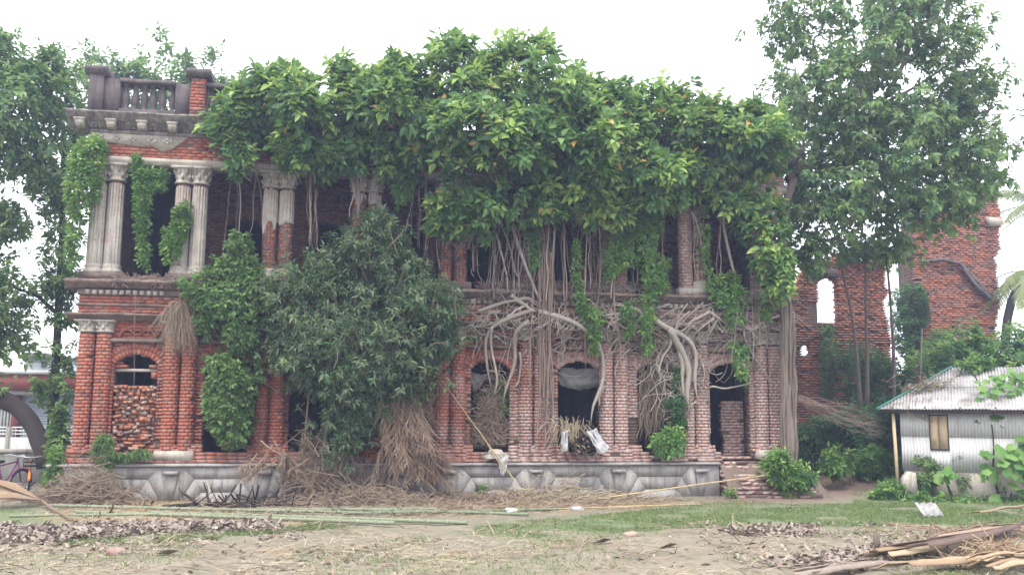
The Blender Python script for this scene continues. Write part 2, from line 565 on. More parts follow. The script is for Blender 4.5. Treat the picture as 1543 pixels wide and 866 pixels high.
def ground_mat():
    t = NT('ground_soil')
    a = t.n('ShaderNodeAttribute', attribute_name='zone')
    s = t.n('ShaderNodeSeparateColor')
    t.l(a.outputs[0], s.inputs[0])
    dry = t.mix(t.ramp(t.noise(1.1, 8, 0.7), [(0.36, 0.0), (0.66, 1.0)]), (0.185, 0.165, 0.12), (0.265, 0.23, 0.18))
    dry = t.mix(t.ramp(t.noise(9, 6, 0.75, stretch=(0.35, 1.7, 1)), [(0.46, 0.0), (0.7, 0.7)]), dry, (0.35, 0.30, 0.24))
    dry = t.mix(t.ramp(t.noise(3.2, 6, 0.75), [(0.47, 0.0), (0.68, 0.7)]), dry, (0.14, 0.15, 0.09))
    dry = t.mix(t.ramp(t.noise(26, 4, 0.7), [(0.5, 0.0), (0.8, 0.5)]), dry, (0.12, 0.095, 0.075))
    gr = t.mix(t.ramp(t.noise(7, 6, 0.75), [(0.38, 0.0), (0.68, 1.0)]), (0.10, 0.15, 0.07), (0.19, 0.22, 0.125))
    soil = t.mix(t.ramp(t.noise(5, 7, 0.75), [(0.35, 0.0), (0.7, 1.0)]), (0.235, 0.175, 0.14), (0.16, 0.115, 0.092))
    stw = t.mix(t.ramp(t.noise(8, 6, 0.75), [(0.35, 0.0), (0.7, 1.0)]), (0.34, 0.255, 0.13), (0.23, 0.17, 0.105))
    c = t.mix(s.outputs[0], dry, gr)
    c = t.mix(s.outputs[1], c, soil)
    c = t.mix(s.outputs[2], c, stw)
    t.bump(t.noise(18, 8, 0.75), 0.7, 0.04)
    return t.done(c, 0.95, 0.1)


M['ground'] = ground_mat()
# ------------------------------------------------------------------ brickwork
CH, BL, MG = 0.083, 0.245, 0.012


def brick_rows(x0f, x1f, z0, z1, openings=(), yf=0.0, thick=0.45, miss=0.012, drop=None, L=BL, H=CH):
    """running bond; returns brick boxes and mortar boxes (local x,y,z)"""
    B, Mo = [], []
    n = int((z1 - z0) / H)
    for k in range(n):
        za = z0 + k * H
        zb = za + H
        zm = (za + zb) / 2
        xa, xb = x0f(zm), x1f(zm)
        if xb - xa < 0.05: continue
        iv = [(xa, xb)]
        for op in openings:
            o = op(zm)
            if o is None: continue
            nv = []
            for a, b in iv:
                if o[1] <= a or o[0] >= b: nv.append((a, b)); continue
                if o[0] > a: nv.append((a, o[0]))
                if o[1] < b: nv.append((o[1], b))
            iv = nv
        for a, b in iv:
            if b - a < 0.04: continue
            Mo.append((a + 0.012, b - 0.012, yf + 0.03, yf + thick, za - 0.001 * (k % 2), zb + 0.001))
            ph = (k % 2) * L / 2 + RNG.uniform(-0.03, 0.03)
            q0 = a
            q = math.floor((a - ph) / L) * L + L + ph
            while q0 < b - 0.02:
                q1 = min(q, b)
                if b - q1 < 0.06: q1 = b
                if q1 - q0 > 0.03 and RNG.random() > miss and not (drop and drop((q0 + q1) / 2, zm)):
                    j = RNG.uniform(-0.012, 0.012)
                    # header or stretcher: how far the brick reaches into the wall
                    B.append((q0 + MG / 2, q1 - MG / 2, yf + j, yf + (0.24 if (k + len(B)) % 3 == 0 else 0.12), za + MG / 2, zb - MG / 2))
                q0 = q1
                q = q1 + L
    return B, Mo


def arch_op(xa, xb, z0, zs, zc):
    """opening with a segmental head: spring zs, crown zc"""
    w = (xb - xa) / 2
    xm = (xa + xb) / 2
    h = zc - zs
    R = (w * w + h * h) / (2 * h)

    def f(z):
        if z < z0 or z > zc: return None
        if z <= zs: return xa, xb
        q = math.sqrt(max(R * R - (z - (zc - R)) ** 2, 0))
        return xm - min(q, w), xm + min(q, w)
    f.geo = (xm, zc - R, R, w)
    return f


def voussoirs(op, yf, rings=2, th=0.13):
    xm, zc, R, w = op.geo
    a = math.asin(min(w / R, 1))
    out = []
    for r in range(rings):
        r0 = R + r * (th + 0.012) + 0.004
        r1 = r0 + th
        n = max(6, int(2 * a * (r0 + th / 2) / (0.088)))
        for k in range(n):
            t0 = -a + 2 * a * k / n + 0.005 / r0
            t1 = -a + 2 * a * (k + 1) / n - 0.005 / r0
            p = [(xm + rr * math.sin(t), zc + rr * math.cos(t)) for rr, t in ((r0, t0), (r0, t1), (r1, t1), (r1, t0))]
            out.append((p, yf - 0.02 + RNG.uniform(-0.012, 0.008), yf + 0.2))
    return out


def ring_bricks(cx, cy, z0, z1, r, nseg=6, H=CH, half=False, miss=0.01):
    """curved bricks of a round shaft: list of (V,F)"""
    out = []
    n = int((z1 - z0) / H)
    for k in range(n):
        za = z0 + k * H + MG / 2
        zb = za + H - MG
        ph = (k % 2) * PI / nseg + RNG.uniform(-0.1, 0.1)
        for s in range(nseg):
            a0 = ph + s * 2 * PI / nseg
            am = (a0 + PI / nseg) % (2 * PI)
            if half and not (PI * 0.93 < am < PI * 2.07): continue
            if RNG.random() < miss: continue
            rr = r + RNG.uniform(-0.006, 0.004)
            g = 0.006 / r
            th = np.linspace(a0 + g, a0 + 2 * PI / nseg - g, 4)
            ring = [(cx + rr * math.cos(t), cy + rr * math.sin(t)) for t in th]
            ring += [(cx + 0.6 * r * math.cos(t), cy + 0.6 * r * math.sin(t)) for t in (th[-1], th[0])]
            ring = np.array(ring)
            m = len(ring)
            V = np.concatenate([np.c_[ring, np.full(m, za)], np.c_[ring, np.full(m, zb)]])
            V += RNG.uniform(-0.003, 0.003, V.shape)
            i = np.arange(m)
            j = (i + 1) % m
            out.append((V, [np.c_[i, j, j + m, i + m], np.array([i[::-1]]), np.array([i + m])]))
    return out


UNITBOX = None


def brick_part(box, parent, mat, name='brick'):
    """one brick as an object of its own, sharing one unit-box mesh"""
    global UNITBOX
    if UNITBOX is None: UNITBOX = {}
    if mat.name not in UNITBOX:
        b = MB().box(-.5, .5, -.5, .5, -.5, .5, 0.015)
        UNITBOX[mat.name] = np_mesh('brick', np.concatenate(b.v), [np.concatenate(b.f[4])], mat)
    o = bpy.data.objects.new(name, UNITBOX[mat.name])
    COL.objects.link(o)
    x0, x1, y0, y1, z0, z1 = box
    o.matrix_basis = Matrix.LocRotScale(Vector(((x0 + x1) / 2, (y0 + y1) / 2, (z0 + z1) / 2)), None, Vector((x1 - x0, y1 - y0, z1 - z0)))
    return attach(o, parent)


# ------------------------------------------------------------------ the ruined mansion
PAIR_PX = [141, 272, 408, 545, 680, 806, 927, 1049, 1160]
PX = [float(at(p, 590, -0.1)[0]) for p in PAIR_PX]
OPEN_PX = [(172, 238), (310, 382), (438, 515), (578, 645), (712, 770), (843, 906), (963, 1027), (1072, 1132)]
OPS = [(float(at(a, 590, 0)[0]), float(at(b, 590, 0)[0])) for a, b in OPEN_PX]
XL, XR = -0.2, 17.95
house = thing('ruined_mansion', 'two storey roofless looking red brick mansion ruin with paired columns and grey plinth', 'ruin', (9, 0, 0))

wall = MB()           # mortar core
stuffb = MB()         # the many bricks
single = []           # bricks kept as separate parts
gops = [arch_op(a, b, 0.95, 3.2, 3.44) for a, b in OPS]


def ragged(x, z):
    # bitten jambs of the broken doorway at the right and the worn wall left of it
    return (abs(x - OPS[7][0]) < 0.22 and z < 1.6 and vnoise([[x * 3, 0, z * 4]], 1, 3)[0] > 0.35) or \
           (vnoise([[x, 0, z]], 1.6, 9)[0] > 0.86)


B, Mo = brick_rows(lambda z: XL, lambda z: XR, 0.90, 4.05, gops, 0.0, 0.5, 0.015, ragged)
near = [b for b in B if b[1] < OPS[1][0] + 0.3]
single += near[:200]
stuffb.boxes([b for b in B if b not in single])
wall.boxes(Mo, 0)
for op in gops:
    for i, (p, y0, y1) in enumerate(voussoirs(op, 0.0)):
        if op is gops[0]:
            b = MB().prism(p, y0, y1)
            b.build('brick', M['brick'], house)
        else:
            stuffb.prism(p, y0, y1)

# stylobate: stepped courses below the pilasters, flaring at the left corner
for k in range(5):
    f = 0.34 - 0.045 * k
    B, Mo = brick_rows(lambda z: XL - 0.18 + 0.03 * k, lambda z: 15.9 if k < 3 else XR, 0.862 + k * CH, 0.862 + (k + 1.02) * CH,
                       [lambda z, a=a, b=b: (a + 0.05, b - 0.05) for a, b in OPS] if k > 2 else [], -f, f, 0.06)
    stuffb.boxes(B)
    wall.boxes(Mo, 0)

# frieze over the ground floor with its mouldings and the ledge of the upper floor
B, Mo = brick_rows(lambda z: XL - 0.02, lambda z: XR, 4.42, 4.84, (), -0.2, 0.6, 0.03)
stuffb.boxes(B); wall.boxes(Mo, 0)
B, Mo = brick_rows(lambda z: XL, lambda z: XR, 4.0, 4.42, (), -0.06, 0.4, 0.01)
stuffb.boxes(B); wall.boxes(Mo, 0)
# entablature of the upper floor
B, Mo = brick_rows(lambda z: XL - 0.02, lambda z: XR, 8.29, 9.1, (), -0.2, 0.6, 0.03)
stuffb.boxes(B); wall.boxes(Mo, 0)
# upper back wall of the gallery
bay = [((PX[i] + PX[i + 1]) / 2) for i in range(8)]
uops = [arch_op(c - 0.5, c + 0.5, 5.15, 7.1, 7.35) for c in bay]
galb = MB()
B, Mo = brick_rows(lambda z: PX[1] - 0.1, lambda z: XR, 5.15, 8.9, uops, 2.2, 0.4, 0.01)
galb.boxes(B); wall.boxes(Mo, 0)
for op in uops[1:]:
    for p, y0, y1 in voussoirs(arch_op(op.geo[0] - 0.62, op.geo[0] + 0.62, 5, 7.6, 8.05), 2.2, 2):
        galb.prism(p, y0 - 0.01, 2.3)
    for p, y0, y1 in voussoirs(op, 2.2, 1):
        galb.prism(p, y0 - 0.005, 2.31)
# inner pier seen through the broken doorway
B, Mo = brick_rows(lambda z: float(at(1089, 620, .75)[0]) + .1 * vnoise([[z * 3, 0, 0]], 1, 2)[0], lambda z: XR - 0.1, 0.95, float(at(1100, 598, .75)[2]), (), 0.75, 0.4, 0.02)
stuffb.boxes(B); wall.boxes(Mo, 0)
# left and right return walls
for xs, s in ((XL, 1), (XR, -1)):
    wall.box(min(xs, xs + s * 0.45), max(xs, xs + s * 0.45), 0.5, 6.4, 0.0, 9.3)
wobj = wall.build('wall', M['mortar'], house)
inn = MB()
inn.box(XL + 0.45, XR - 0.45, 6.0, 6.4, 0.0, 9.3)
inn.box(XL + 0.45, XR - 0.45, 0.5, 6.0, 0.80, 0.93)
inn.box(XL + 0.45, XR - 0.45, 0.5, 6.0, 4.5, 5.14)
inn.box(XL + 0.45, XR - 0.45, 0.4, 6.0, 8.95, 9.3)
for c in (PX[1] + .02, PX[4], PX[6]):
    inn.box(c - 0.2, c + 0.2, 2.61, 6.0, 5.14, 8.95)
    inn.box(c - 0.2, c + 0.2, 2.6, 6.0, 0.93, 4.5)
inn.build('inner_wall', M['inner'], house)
for b in single[:240]:
    brick_part(b, wobj, M['brick'])
_tag(stuffb.build('brickwork', M['brick'], wobj), kind='stuff')
_tag(galb.build('gallery_brickwork', M['brick_shade_soot'], wobj), kind='stuff')  # back wall bricks carry the gallery's shade in their colour

# plastered beam, mouldings, cornices
def strip(name, prof, x0, x1, mat, nx=60, wobble=0.006):
    return MB().profile_x(prof, x0, x1, nx, wobble).build(name, mat, house)


strip('beam', [(-0.25, 8.12), (-0.25, 8.16), (-0.28, 8.18), (-0.28, 8.28), (0.45, 8.288), (0.45, 8.12)], XL - 0.05, XR + 0.03, M['plaster'])
strip('beam', [(1.9, 8.55), (1.9, 8.9), (2.19, 8.9), (2.19, 8.55)], PX[1] - 0.1, XR - .5, M['inner'])
strip('cornice', [(-0.26, 8.98), (-0.30, 9.06), (-0.36, 9.10), (-0.36, 9.13), (-0.54, 9.16), (-0.59, 9.25), (-0.64, 9.28), (-0.64, 9.32), (0.5, 9.35), (0.5, 8.98)], XL - 0.5, XR + 0.4, M['cornice'], 90, 0.012)
strip('moulding', [(-0.22, 8.86), (-0.26, 8.89), (-0.26, 8.94), (-0.23, 8.979), (0.1, 8.979), (0.1, 8.86)], XL - 0.05, XR + 0.03, M['cornice'])
strip('ledge', [(-0.2, 5.0), (-0.34, 5.04), (-0.36, 5.10), (-0.5, 5.13), (-0.5, 5.2), (0.5, 5.24), (0.5, 5.0)], XL - 0.3, XR + 0.15, M['ledge'], 120, 0.02)
strip('moulding', [(-0.2, 4.84), (-0.25, 4.87), (-0.25, 4.96), (-0.21, 4.999), (0.3, 4.999), (0.3, 4.84)], XL - 0.04, XR + 0.03, M['ledge'], 90, .01)
strip('moulding', [(-0.1, 4.22), (-0.26, 4.27), (-0.36, 4.33), (-0.42, 4.36), (-0.42, 4.40), (0.2, 4.418), (0.2, 4.22)], XL - 0.22, XR + 0.1, M['ledge'], 90, .014)
strip('moulding', [(-0.21, 4.58), (-0.25, 4.6), (-0.25, 4.63), (-0.21, 4.65), (0.2, 4.65), (0.2, 4.58)], XL - 0.06, XR + 0.03, M['ledge'], 90, .008)
# plaster panels that still cling to the upper frieze
pm = MB()
pm.prism([(XL, 8.66), (0.35, 8.63), (0.6, 8.6), (1.05, 8.56), (1.25, 8.6), (1.48, 8.47), (1.72, 8.54), (1.95, 8.72), (2.1, 8.86), (XL, 8.86)], -0.245, -0.1)
pm.build('plaster_panel', M['plaster'], house)
for a, z, w, h in ((0.42, 8.76, 0.16, 0.1), (0.8, 8.74, 0.16, 0.11), (1.25, 8.72, 0.2, 0.14), (1.62, 8.73, 0.22, 0.12), (-0.02, 8.78, 0.2, 0.12)):
    pm = MB()
    for q in range(4):
        t = q * PI / 2
        pm.box(a + math.cos(t) * w * .35 - w * .22, a + math.cos(t) * w * .35 + w * .22, -0.275, -0.24, z + math.sin(t) * h * .4 - h * .25, z + math.sin(t) * h * .4 + h * .25, 0.012)
    pm.build('frieze_ornament', M['white_plaster'], house)
# rows of little dentil blocks
for (z, h, dx, w, yf, mat) in ((4.865, 0.10, 0.155, 0.09, -0.31, 'plaster'), (8.982, 0.045, 0.10, 0.055, -0.33, 'cornice')):
    d = MB()
    for x in np.arange(XL, XR, dx):
        if RNG.random() < (0.22 if z < 5 else 0.1): continue
        d.box(x, x + w, yf, -0.2, z, z + h, 0.008)
    _tag(d.build('dentil', M[mat], house), kind='stuff')
# scrolled brackets beneath the cornice
for k, x in enumerate(np.arange(-0.5, XR, 0.72)):
    bmb = MB()
    bmb.profile_x([(-0.30, 8.94), (-0.36, 8.94), (-0.42, 8.97), (-0.48, 8.985), (-0.53, 9.01), (-0.53, 9.15), (-0.30, 9.09)], x, x + 0.2, 1)
    bmb.box(x - 0.03, x + 0.23, -0.55, -0.31, 9.10, 9.15)
    for q in (0.05, 0.1, 0.15):
        bmb.box(x + q - 0.012, x + q + 0.012, -0.5, -0.33, 8.95, 8.99)
    bmb.build('bracket', M['plaster'], house)

# ------------------------------------------------ columns
def capital(cx, cy, z, r, h, mat, parent, worn):
    b = MB()
    b.lathe([(r, 0), (r * 1.16, 0.015), (r * 1.16, 0.04), (r * 1.02, 0.05), (r * 1.0, h * 0.3), (r * 1.12, h * 0.42), (r * 1.05, h * 0.5),
             (r * 1.12, h * 0.72), (r * 1.3, h * 0.84)], (cx, cy, z), 16)
    for tier, (zz, n, sz) in enumerate(((h * 0.3, 8, 0.8), (h * 0.58, 8, 1.0))):
        for k in range(n):
            if RNG.random() < worn: continue
            a = 2 * PI * (k + 0.5 * tier) / n
            ca, sa = math.cos(a), math.sin(a)
            pts = [(cx + ca * rr, cy + sa * rr, z + zz + dz) for rr, dz in ((r * 0.98, -0.03), (r * 1.18, h * 0.12), (r * 1.34 * sz, h * 0.24), (r * 1.42 * sz, h * 0.16))]
            b.tube(pts, [0.03, 0.036, 0.03, 0.014], 5)
    w = r * 1.38
    b.box(cx - w, cx + w, cy - w, cy + w, z + h * 0.86, z + h, 0.01)
    return b.build('capital', mat, parent)


def shaft_shell(cx, cy, z0, z1, r, seed, ragged_lo, ragged_hi, mat, parent, flutes=14):
    """fluted plaster skin with broken edges"""
    n, nz = flutes * 4, max(4, int((z1 - z0) / 0.06))
    th = np.arange(n) * 2 * PI / n
    fl = 0.5 + 0.5 * np.cos(th * flutes)
    zs = np.linspace(z0, z1, nz + 1)
    V, F = [], []
    for z in zs:
        rr = r * (1 - 0.05 * (z - z0) / (z1 - z0)) - 0.026 * fl
        V.append(np.c_[cx + rr * np.cos(th), cy + rr * np.sin(th), np.full(n, z)])
    i = np.arange(n)
    j = (i + 1) % n
    lo = z0 + ragged_lo * vnoise(np.c_[np.cos(th) * 1.2, np.sin(th) * 1.2, np.full(n, 0.)], 1.3, seed)
    hi = z1 - ragged_hi * vnoise(np.c_[np.cos(th) * 1.2, np.sin(th) * 1.2, np.full(n, 5.)], 1.3, seed)
    for k in range(nz):
        zm = (zs[k] + zs[k + 1]) / 2
        ok = (zm >= lo) & (zm <= hi)
        F.append(np.c_[i, j, j + n, i + n][ok] + k * n)
    me = np_mesh('plaster_shell', np.concatenate(V), [np.concatenate(F)], mat, smooth=False)
    o = link('plaster_shell', me, parent)
    so = o.modifiers.new('thickness', 'SOLIDIFY')
    so.thickness = 0.025
    so.offset = -1
    return o


def column(cx, cy, z0, zc, ztop, r, shell, worn, rough_cap, upper):
    b = MB()
    br = ring_bricks(cx, cy, z0, zc, r - (0.03 if shell else 0.0), 5 if upper else 6)
    for V, F in br: b.add(V, F)
    core = MB().lathe([(r * 0.86, z0), (r * 0.86, zc)], (cx, cy, 0), 10)
    c = b.build('column', M['brick'], house)
    core.build('shaft_core', M['mortar'], c)
    if shell:
        shaft_shell(cx, cy, shell[0], zc, r, int(cx * 37) % 997, shell[1], 0.1, M['white_plaster'], c)
        if shell[1] < 0.8:
            MB().lathe([(r * 1.25, z0), (r * 1.25, z0 + 0.07), (r * 1.05, z0 + 0.10), (r * 1.18, z0 + 0.14), (r * 1.02, z0 + 0.2)], (cx, cy, 0), 18).build('base', M['plaster'], c)
    if rough_cap:
        capital(cx, cy, zc, r, ztop - zc, M['plaster'], c, worn)
    return c


# upper row: how much plaster each pair keeps (start height, ragged depth)
USH = [((5.35, 0.2), (5.35, 0.2)), ((5.35, 0.4), (5.35, 0.2)), ((6.5, 0.5), (6.55, 0.3)), ((7.0, .6), (7.1, .6)), ((5.4, 2.9), (6.6, 1.2)),
       ((6.6, 1.), (6.9, 1.)), (None, None), (None, (7.2, .6)), (None, (7.1, .5))]
for i, x in enumerate(PX):
    for s, sh in zip((-1, 1), USH[i]):
        column(x + s * 0.2 + 0.03, -0.02, 5.42, 7.69, 8.12, 0.198, sh, 0.1 if i < 4 else 0.5, i < 6 or RNG.random() < 0.5, True)
    b = MB()
    b.box(x - 0.45, x + 0.5, -0.3, 0.3, 5.235, 5.42, 0.015)
    b.build('pedestal', M['ledge'] if i < 5 else M['plaster'], house)
# lower row: engaged pilasters, bare brick shafts
for i, x in enumerate(PX):
    for s in (-1, 1):
        cx = x + s * 0.2
        column(cx, -0.06, 1.16, 3.95, 4.25, 0.185, None, 0.25, True, False)
    b = MB()
    if i in (1, 8):
        b.box(x - 0.44, x + 0.44, -0.36, 0.2, 0.93, 1.16, 0.015)
        b.build('pedestal', M['plaster'], house)
    else:
        B, Mo = brick_rows(lambda z: x - .43, lambda z: x + .43, .92, 1.175, (), -.33, .5, .04)
        p = b.boxes(B).build('pedestal', M['brick'], house)
        MB().boxes(Mo, 0).build('pedestal_core', M['mortar'], p)

# relief over each window: hood mould, scrolls
for i, (a, b_) in enumerate(OPS):
    xm = (a + b_) / 2
    strip('hood_mould', [(-0.13, 3.72), (-0.17, 3.75), (-0.17, 3.79), (-0.10, 3.83), (0.1, 3.83), (0.1, 3.72)], a - 0.12, b_ + 0.12, M['ledge'], 12, 0.006)
    r = MB()
    th = np.linspace(0, PI, 13)
    r.tube([(xm + 0.42 * math.cos(t), -0.075, 3.84 + 0.27 * math.sin(t)) for t in th], 0.03, 5)
    for s in (-1, 1):
        r.tube([(xm + s * (0.42 - 0.3 * q), -0.075, 3.86 + 0.20 * math.sin(q * 2.6)) for q in np.linspace(0, 1, 8)], 0.022, 5)
        r.tube([(xm + s * 0.46 + 0.05 * (1 - t / 9) * math.cos(t), -0.08, 3.93 + 0.05 * (1 - t / 9) * math.sin(t)) for t in np.linspace(0, 7, 14)], 0.016, 4)
        r.tube([(xm + s * 0.1 + 0.035 * math.cos(t), -0.08, 4.0 + 0.05 * math.sin(t)) for t in np.linspace(0, 6.28, 9)], 0.014, 4)
    r.build('relief', M['ledge'] if i else M['brick'], house)
# timber / stone transom and the fallen voussoirs of the first window
a, b_ = OPS[0]
t = MB()
t.box(a - 0.02, b_ - 0.02, 0.1, 0.26, 3.03, 3.1, 0.006)
t.build('transom', M['plaster'], house)
for bx in ((a, a + 0.28, 3.11, 3.19), (a, a + 0.17, 3.2, 3.27), (b_ - 0.22, b_, 3.11, 3.2), (b_ - 0.16, b_ - 0.02, 2.86, 3.02)):
    brick_part((bx[0], bx[1], 0.06, 0.3, bx[2], bx[3]), house, M['brick'])

# ------------------------------------------------ plinth of moulded cement blocks
PB = 15.75
pl = MB()
pl.box(XL - 0.3, PB, -0.44, 0.6, -0.5, 0.83)
plin = pl.build('plinth', M['plinth'], house)
pl = MB()
pl.profile_x([(-0.47, 0.79), (-0.53, 0.80), (-0.53, 0.848), (-0.47, 0.86), (0.0, 0.86), (0.0, 0.79)], XL - 0.36, PB + 0.02, 80, 0.006)
pl.build('moulding', M['plinth'], plin)


def block(poly, yf=-0.455):
    c = np.mean(poly, axis=0)
    p = [tuple(c + (np.array(q) - c) * 1.0) for q in poly]
    MB().prism(p, yf, -0.43).build('block', M['plinth'], plin)


def clipx(poly, xc0, xc1):
    return [(min(max(x, xc0), xc1), z) for x, z in poly]


for i in range(8):
    xa, xb = PX[i], PX[i + 1]
    if i == 7: break
    g = 0.009
    # trapezoids: (half width at top z, half width at floor)
    xm = (xa + xb) / 2
    hw = (xb - xa) / 2
    T = [(hw - 0.23, 0.775, hw - 0.06), (hw - 0.52, 0.50, hw - 0.2), (hw - 0.70, 0.19, hw - 0.44)]
    zb = -0.05

    def xat(k, z):
        wt, zt, wb = T[k]
        return wt + (wb - wt) * (zt - z) / zt
    if xm + hw > PB - 0.2 and i > 6: continue
    for k in range(2):
        z1, z0 = T[k][1] - g, T[k + 1][1] + g
        if k == 0: cuts = [-1, 0, 1]
        else: cuts = [-1, -0.3, 0.32, 1]
        wt0, wb0 = xat(k, z1) - g, xat(k, z0) - g
        wi = T[k + 1][0]
        # top course, cut in blocks between the two slanted side blocks
        for c0, c1 in zip(cuts[:-1], cuts[1:]):
            lo0 = c0 * wi + g / 2 if c0 > -1 else -wi
            hi0 = c1 * wi - g / 2 if c1 < 1 else wi
            block([(xm + lo0, z0), (xm + hi0, z0), (xm + (hi0 if c1 < 1 else wt0), z1), (xm + (lo0 if c0 > -1 else -wt0), z1)])
        for s in (-1, 1):
            q = [(xm + s * (wi + .0005), z0), (xm + s * (wt0 + .0005), z1), (xm + s * (xat(k, 0) - g), zb), (xm + s * (xat(k + 1, 0) + g), zb)]
            block(q if s < 0 else q[::-1])
    w = T[2][0]
    block([(xm - xat(2, 0) + g, zb), (xm + xat(2, 0) - g, zb), (xm + w - g, T[2][1] - g), (xm - w + g, T[2][1] - g)])
for i, x in enumerate(PX[:8]):
    w0, w1 = (0.17, 0.06)
    x_ = x + (0.35 if i == 0 else 0.0)
    if x_ > PB - .2: continue
    block([(x_ - w1, 0.02), (x_ + w1, 0.02), (x_ + w0 - .02, 0.6), (x_ - w0 + .02, 0.6)], -0.468)
    MB().box(x_ - w0, x_ + w0, -0.57, -0.44, 0.61, 0.69, 0.006).build('keystone_cap', M['plinth'], plin)

# ------------------------------------------------ balustrade on the roof's left end
bal = MB()
zr = 9.335
def ped(x0, x1, y0, y1, z1, mat, cap=True):
    b = MB()
    B, Mo = brick_rows(lambda z: x0, lambda z: x1, zr, z1 - 0.02, (), y0, y1 - y0, 0.01)
    b.boxes(B)
    p = b.build('pedestal', M['brick'] if mat == 'brick' else M['brick_shade_soot'], house)
    MB().boxes(Mo, 0).build('pedestal_core', M['mortar'], p)
    if mat != 'brick':
        MB().box(x0 - .012, x1 + .012, y0 - 0.018, y1, zr, z1 - 0.03, 0.012).build('plaster_face', M['dark_stone'], p)
    if cap:
        MB().profile_x([(y0 - 0.04, z1 - .05), (y0 - 0.12, z1 + 0.04), (y0 - 0.12, z1 + 0.09), (y0 - .02, z1 + .17), (y1 + 0.04, z1 + .17), (y1 + 0.1, z1 + 0.04), (y1 + .02, z1 - .05)], x0 - 0.1, x1 + 0.1, 3, 0.012).build('cap', M['dark_stone'], p)
    return p


def bx(px, py=140, y=-0.3): return float(at(px, py, y)[0])


ped(bx(133), bx(153), -0.42, 0.1, 10.34, 'dark')
ped(bx(154), bx(177), -0.34, 0.05, 10.26, 'dark', False)
ped(bx(263), bx(284), -0.34, 0.05, 10.22, 'dark', False)
ped(bx(285), bx(308), -0.44, 0.1, 10.42, 'brick')
for (xa, xb) in ((bx(178), bx(262)), (bx(309), bx(395))):
    MB().profile_x([(-0.38, 10.14), (-0.41, 10.17), (-0.41, 10.24), (0.05, 10.25), (0.05, 10.14)], xa, xb, 12, 0.01).build('rail', M['dark_stone'], house)
    MB().box(xa, xb, -0.36, 0.04, zr - 0.01, zr + 0.14, 0.006).build('rail', M['dark_stone'], house)
    n = int(round((xb - xa) / 0.235))
    proto = None
    for k in range(n):
        x = xa + (k + 0.5) * (xb - xa) / n
        if proto is None:
            b = MB().lathe([(0.085, 0), (0.085, 0.06), (0.05, 0.08), (0.075, 0.16), (0.1, 0.28), (0.09, 0.4), (0.055, 0.54), (0.05, 0.6), (0.075, 0.62), (0.085, 0.69)], (0, 0, 0), 12)
            proto = np_mesh('baluster', np.concatenate(b.v), [np.concatenate(b.f[4])], M['dark_stone'], smooth=True)
        o = link('baluster', proto, house)
        o.matrix_basis = Matrix.Translation((x, -0.17, zr + 0.135)) @ Matrix.Rotation(RNG.uniform(-.05, .05), 4, 'Y')

# ------------------------------------------------ broken brick steps at the right door
st = thing('brick_steps', 'crumbling brick steps below the doorway at the right end of the mansion', 'steps', (16.6, -0.8, 0))
core = MB()
allb = []
for k in range(9):
    d = 1.15 - 0.11 * k
    B, Mo = brick_rows(lambda z: PB + 0.03 + RNG.uniform(-.03, .05), lambda z: 18.15 - 0.02 * k + RNG.uniform(-.15, .1), -0.02 + k * CH * 1.2, -0.02 + (k + 1.01) * CH * 1.2, (), -d, d - 0.02, 0.16, None, BL, CH * 1.2)
    allb += B
    core.boxes(Mo, 0.02)
co = core.build('step_core', M['mortar'], st)
for b in allb:
    if RNG.random() < .82:
        o = brick_part((b[0], b[1], b[2] + RNG.uniform(-.08, .04), b[2] + 0.22, b[4] - .01, b[5] - .012), st, M['brick'])
        o.rotation_euler = (RNG.normal(0, .07), RNG.normal(0, .06), RNG.normal(0, .13))

ex = np.linspace(PB + .03, 18.5, 40); ey = np.linspace(-1.75, -.3, 26)
EX, EY_ = np.meshgrid(ex, ey)
ev = np.c_[EX.ravel(), EY_.ravel(), np.zeros(EX.size)]
es = np.clip((ev[:, 1] + 1.45) / 1.15, -.1, 1)
ez_ = np.clip(.88 * (ev[:, 1] + 1.2), -.06, .84) * np.clip((18.7 - ev[:, 0]) / .6, .0, 1) + .26 * (vnoise(ev, 1.9, 5) - .58) + .12 * (vnoise(ev, 6, 6) - .5) - .02
ii = (np.arange(25)[:, None] * 40 + np.arange(39)[None]).ravel()
link('earth', np_mesh('earth', np.c_[ev[:, :2], ez_], np.c_[ii, ii + 1, ii + 41, ii + 40], M['soil'], smooth=True), st)

# rubble that fills the first window
rb = thing('rubble_infill', 'loose pile of broken bricks heaped inside the first window at the left', 'brick rubble', (OPS[0][0] + 0.5, 0.2, 0.95))
a, b_ = OPS[0]
core = MB().box(a + 0.02, b_ - 0.02, 0.3, 0.5, 0.93, 2.3)
core.build('rubble_core', M['mortar'], rb)
z = 0.95
k = 0
while z < 2.62:
    x = a + RNG.uniform(0, 0.05)
    hrow = RNG.uniform(0.075, 0.11)
    if k < 7: hrow = 0.085
    while x < b_ - 0.03:
        stand = k >= 7 and k < 15 and RNG.random() < 0.6
        w = RNG.uniform(0.09, 0.13) if stand or k >= 15 else RNG.uniform(0.12, 0.24)
        w = min(w, b_ - x)
        h = hrow * RNG.uniform(0.85, 1.25)
        o = brick_part((x + .004, x + w - .004, 0.04 + RNG.uniform(-.05, .06), 0.34, z, z + h), rb, M['rubble'])
        o.rotation_euler = (RNG.uniform(-.1, .1), RNG.uniform(-.25, .25) * (0.3 if k < 7 else 1), RNG.uniform(-.25, .25))
        x += w
    z += hrow * 0.98
    k += 1
# ------------------------------------------------------------------ foliage
LEAF6 = np.array([[0, 0, 0], [0.12, -0.34, 0.05], [0.38, -0.5, 0.10], [0.72, -0.30, 0.03], [1.04, 0, -0.16],
                  [0.72, 0.30, 0.03], [0.38, 0.5, 0.10], [0.12, 0.34, 0.05]])
LEAF6F = np.array([[0, 1, 2, 3, 4], [0, 4, 5, 6, 7]])


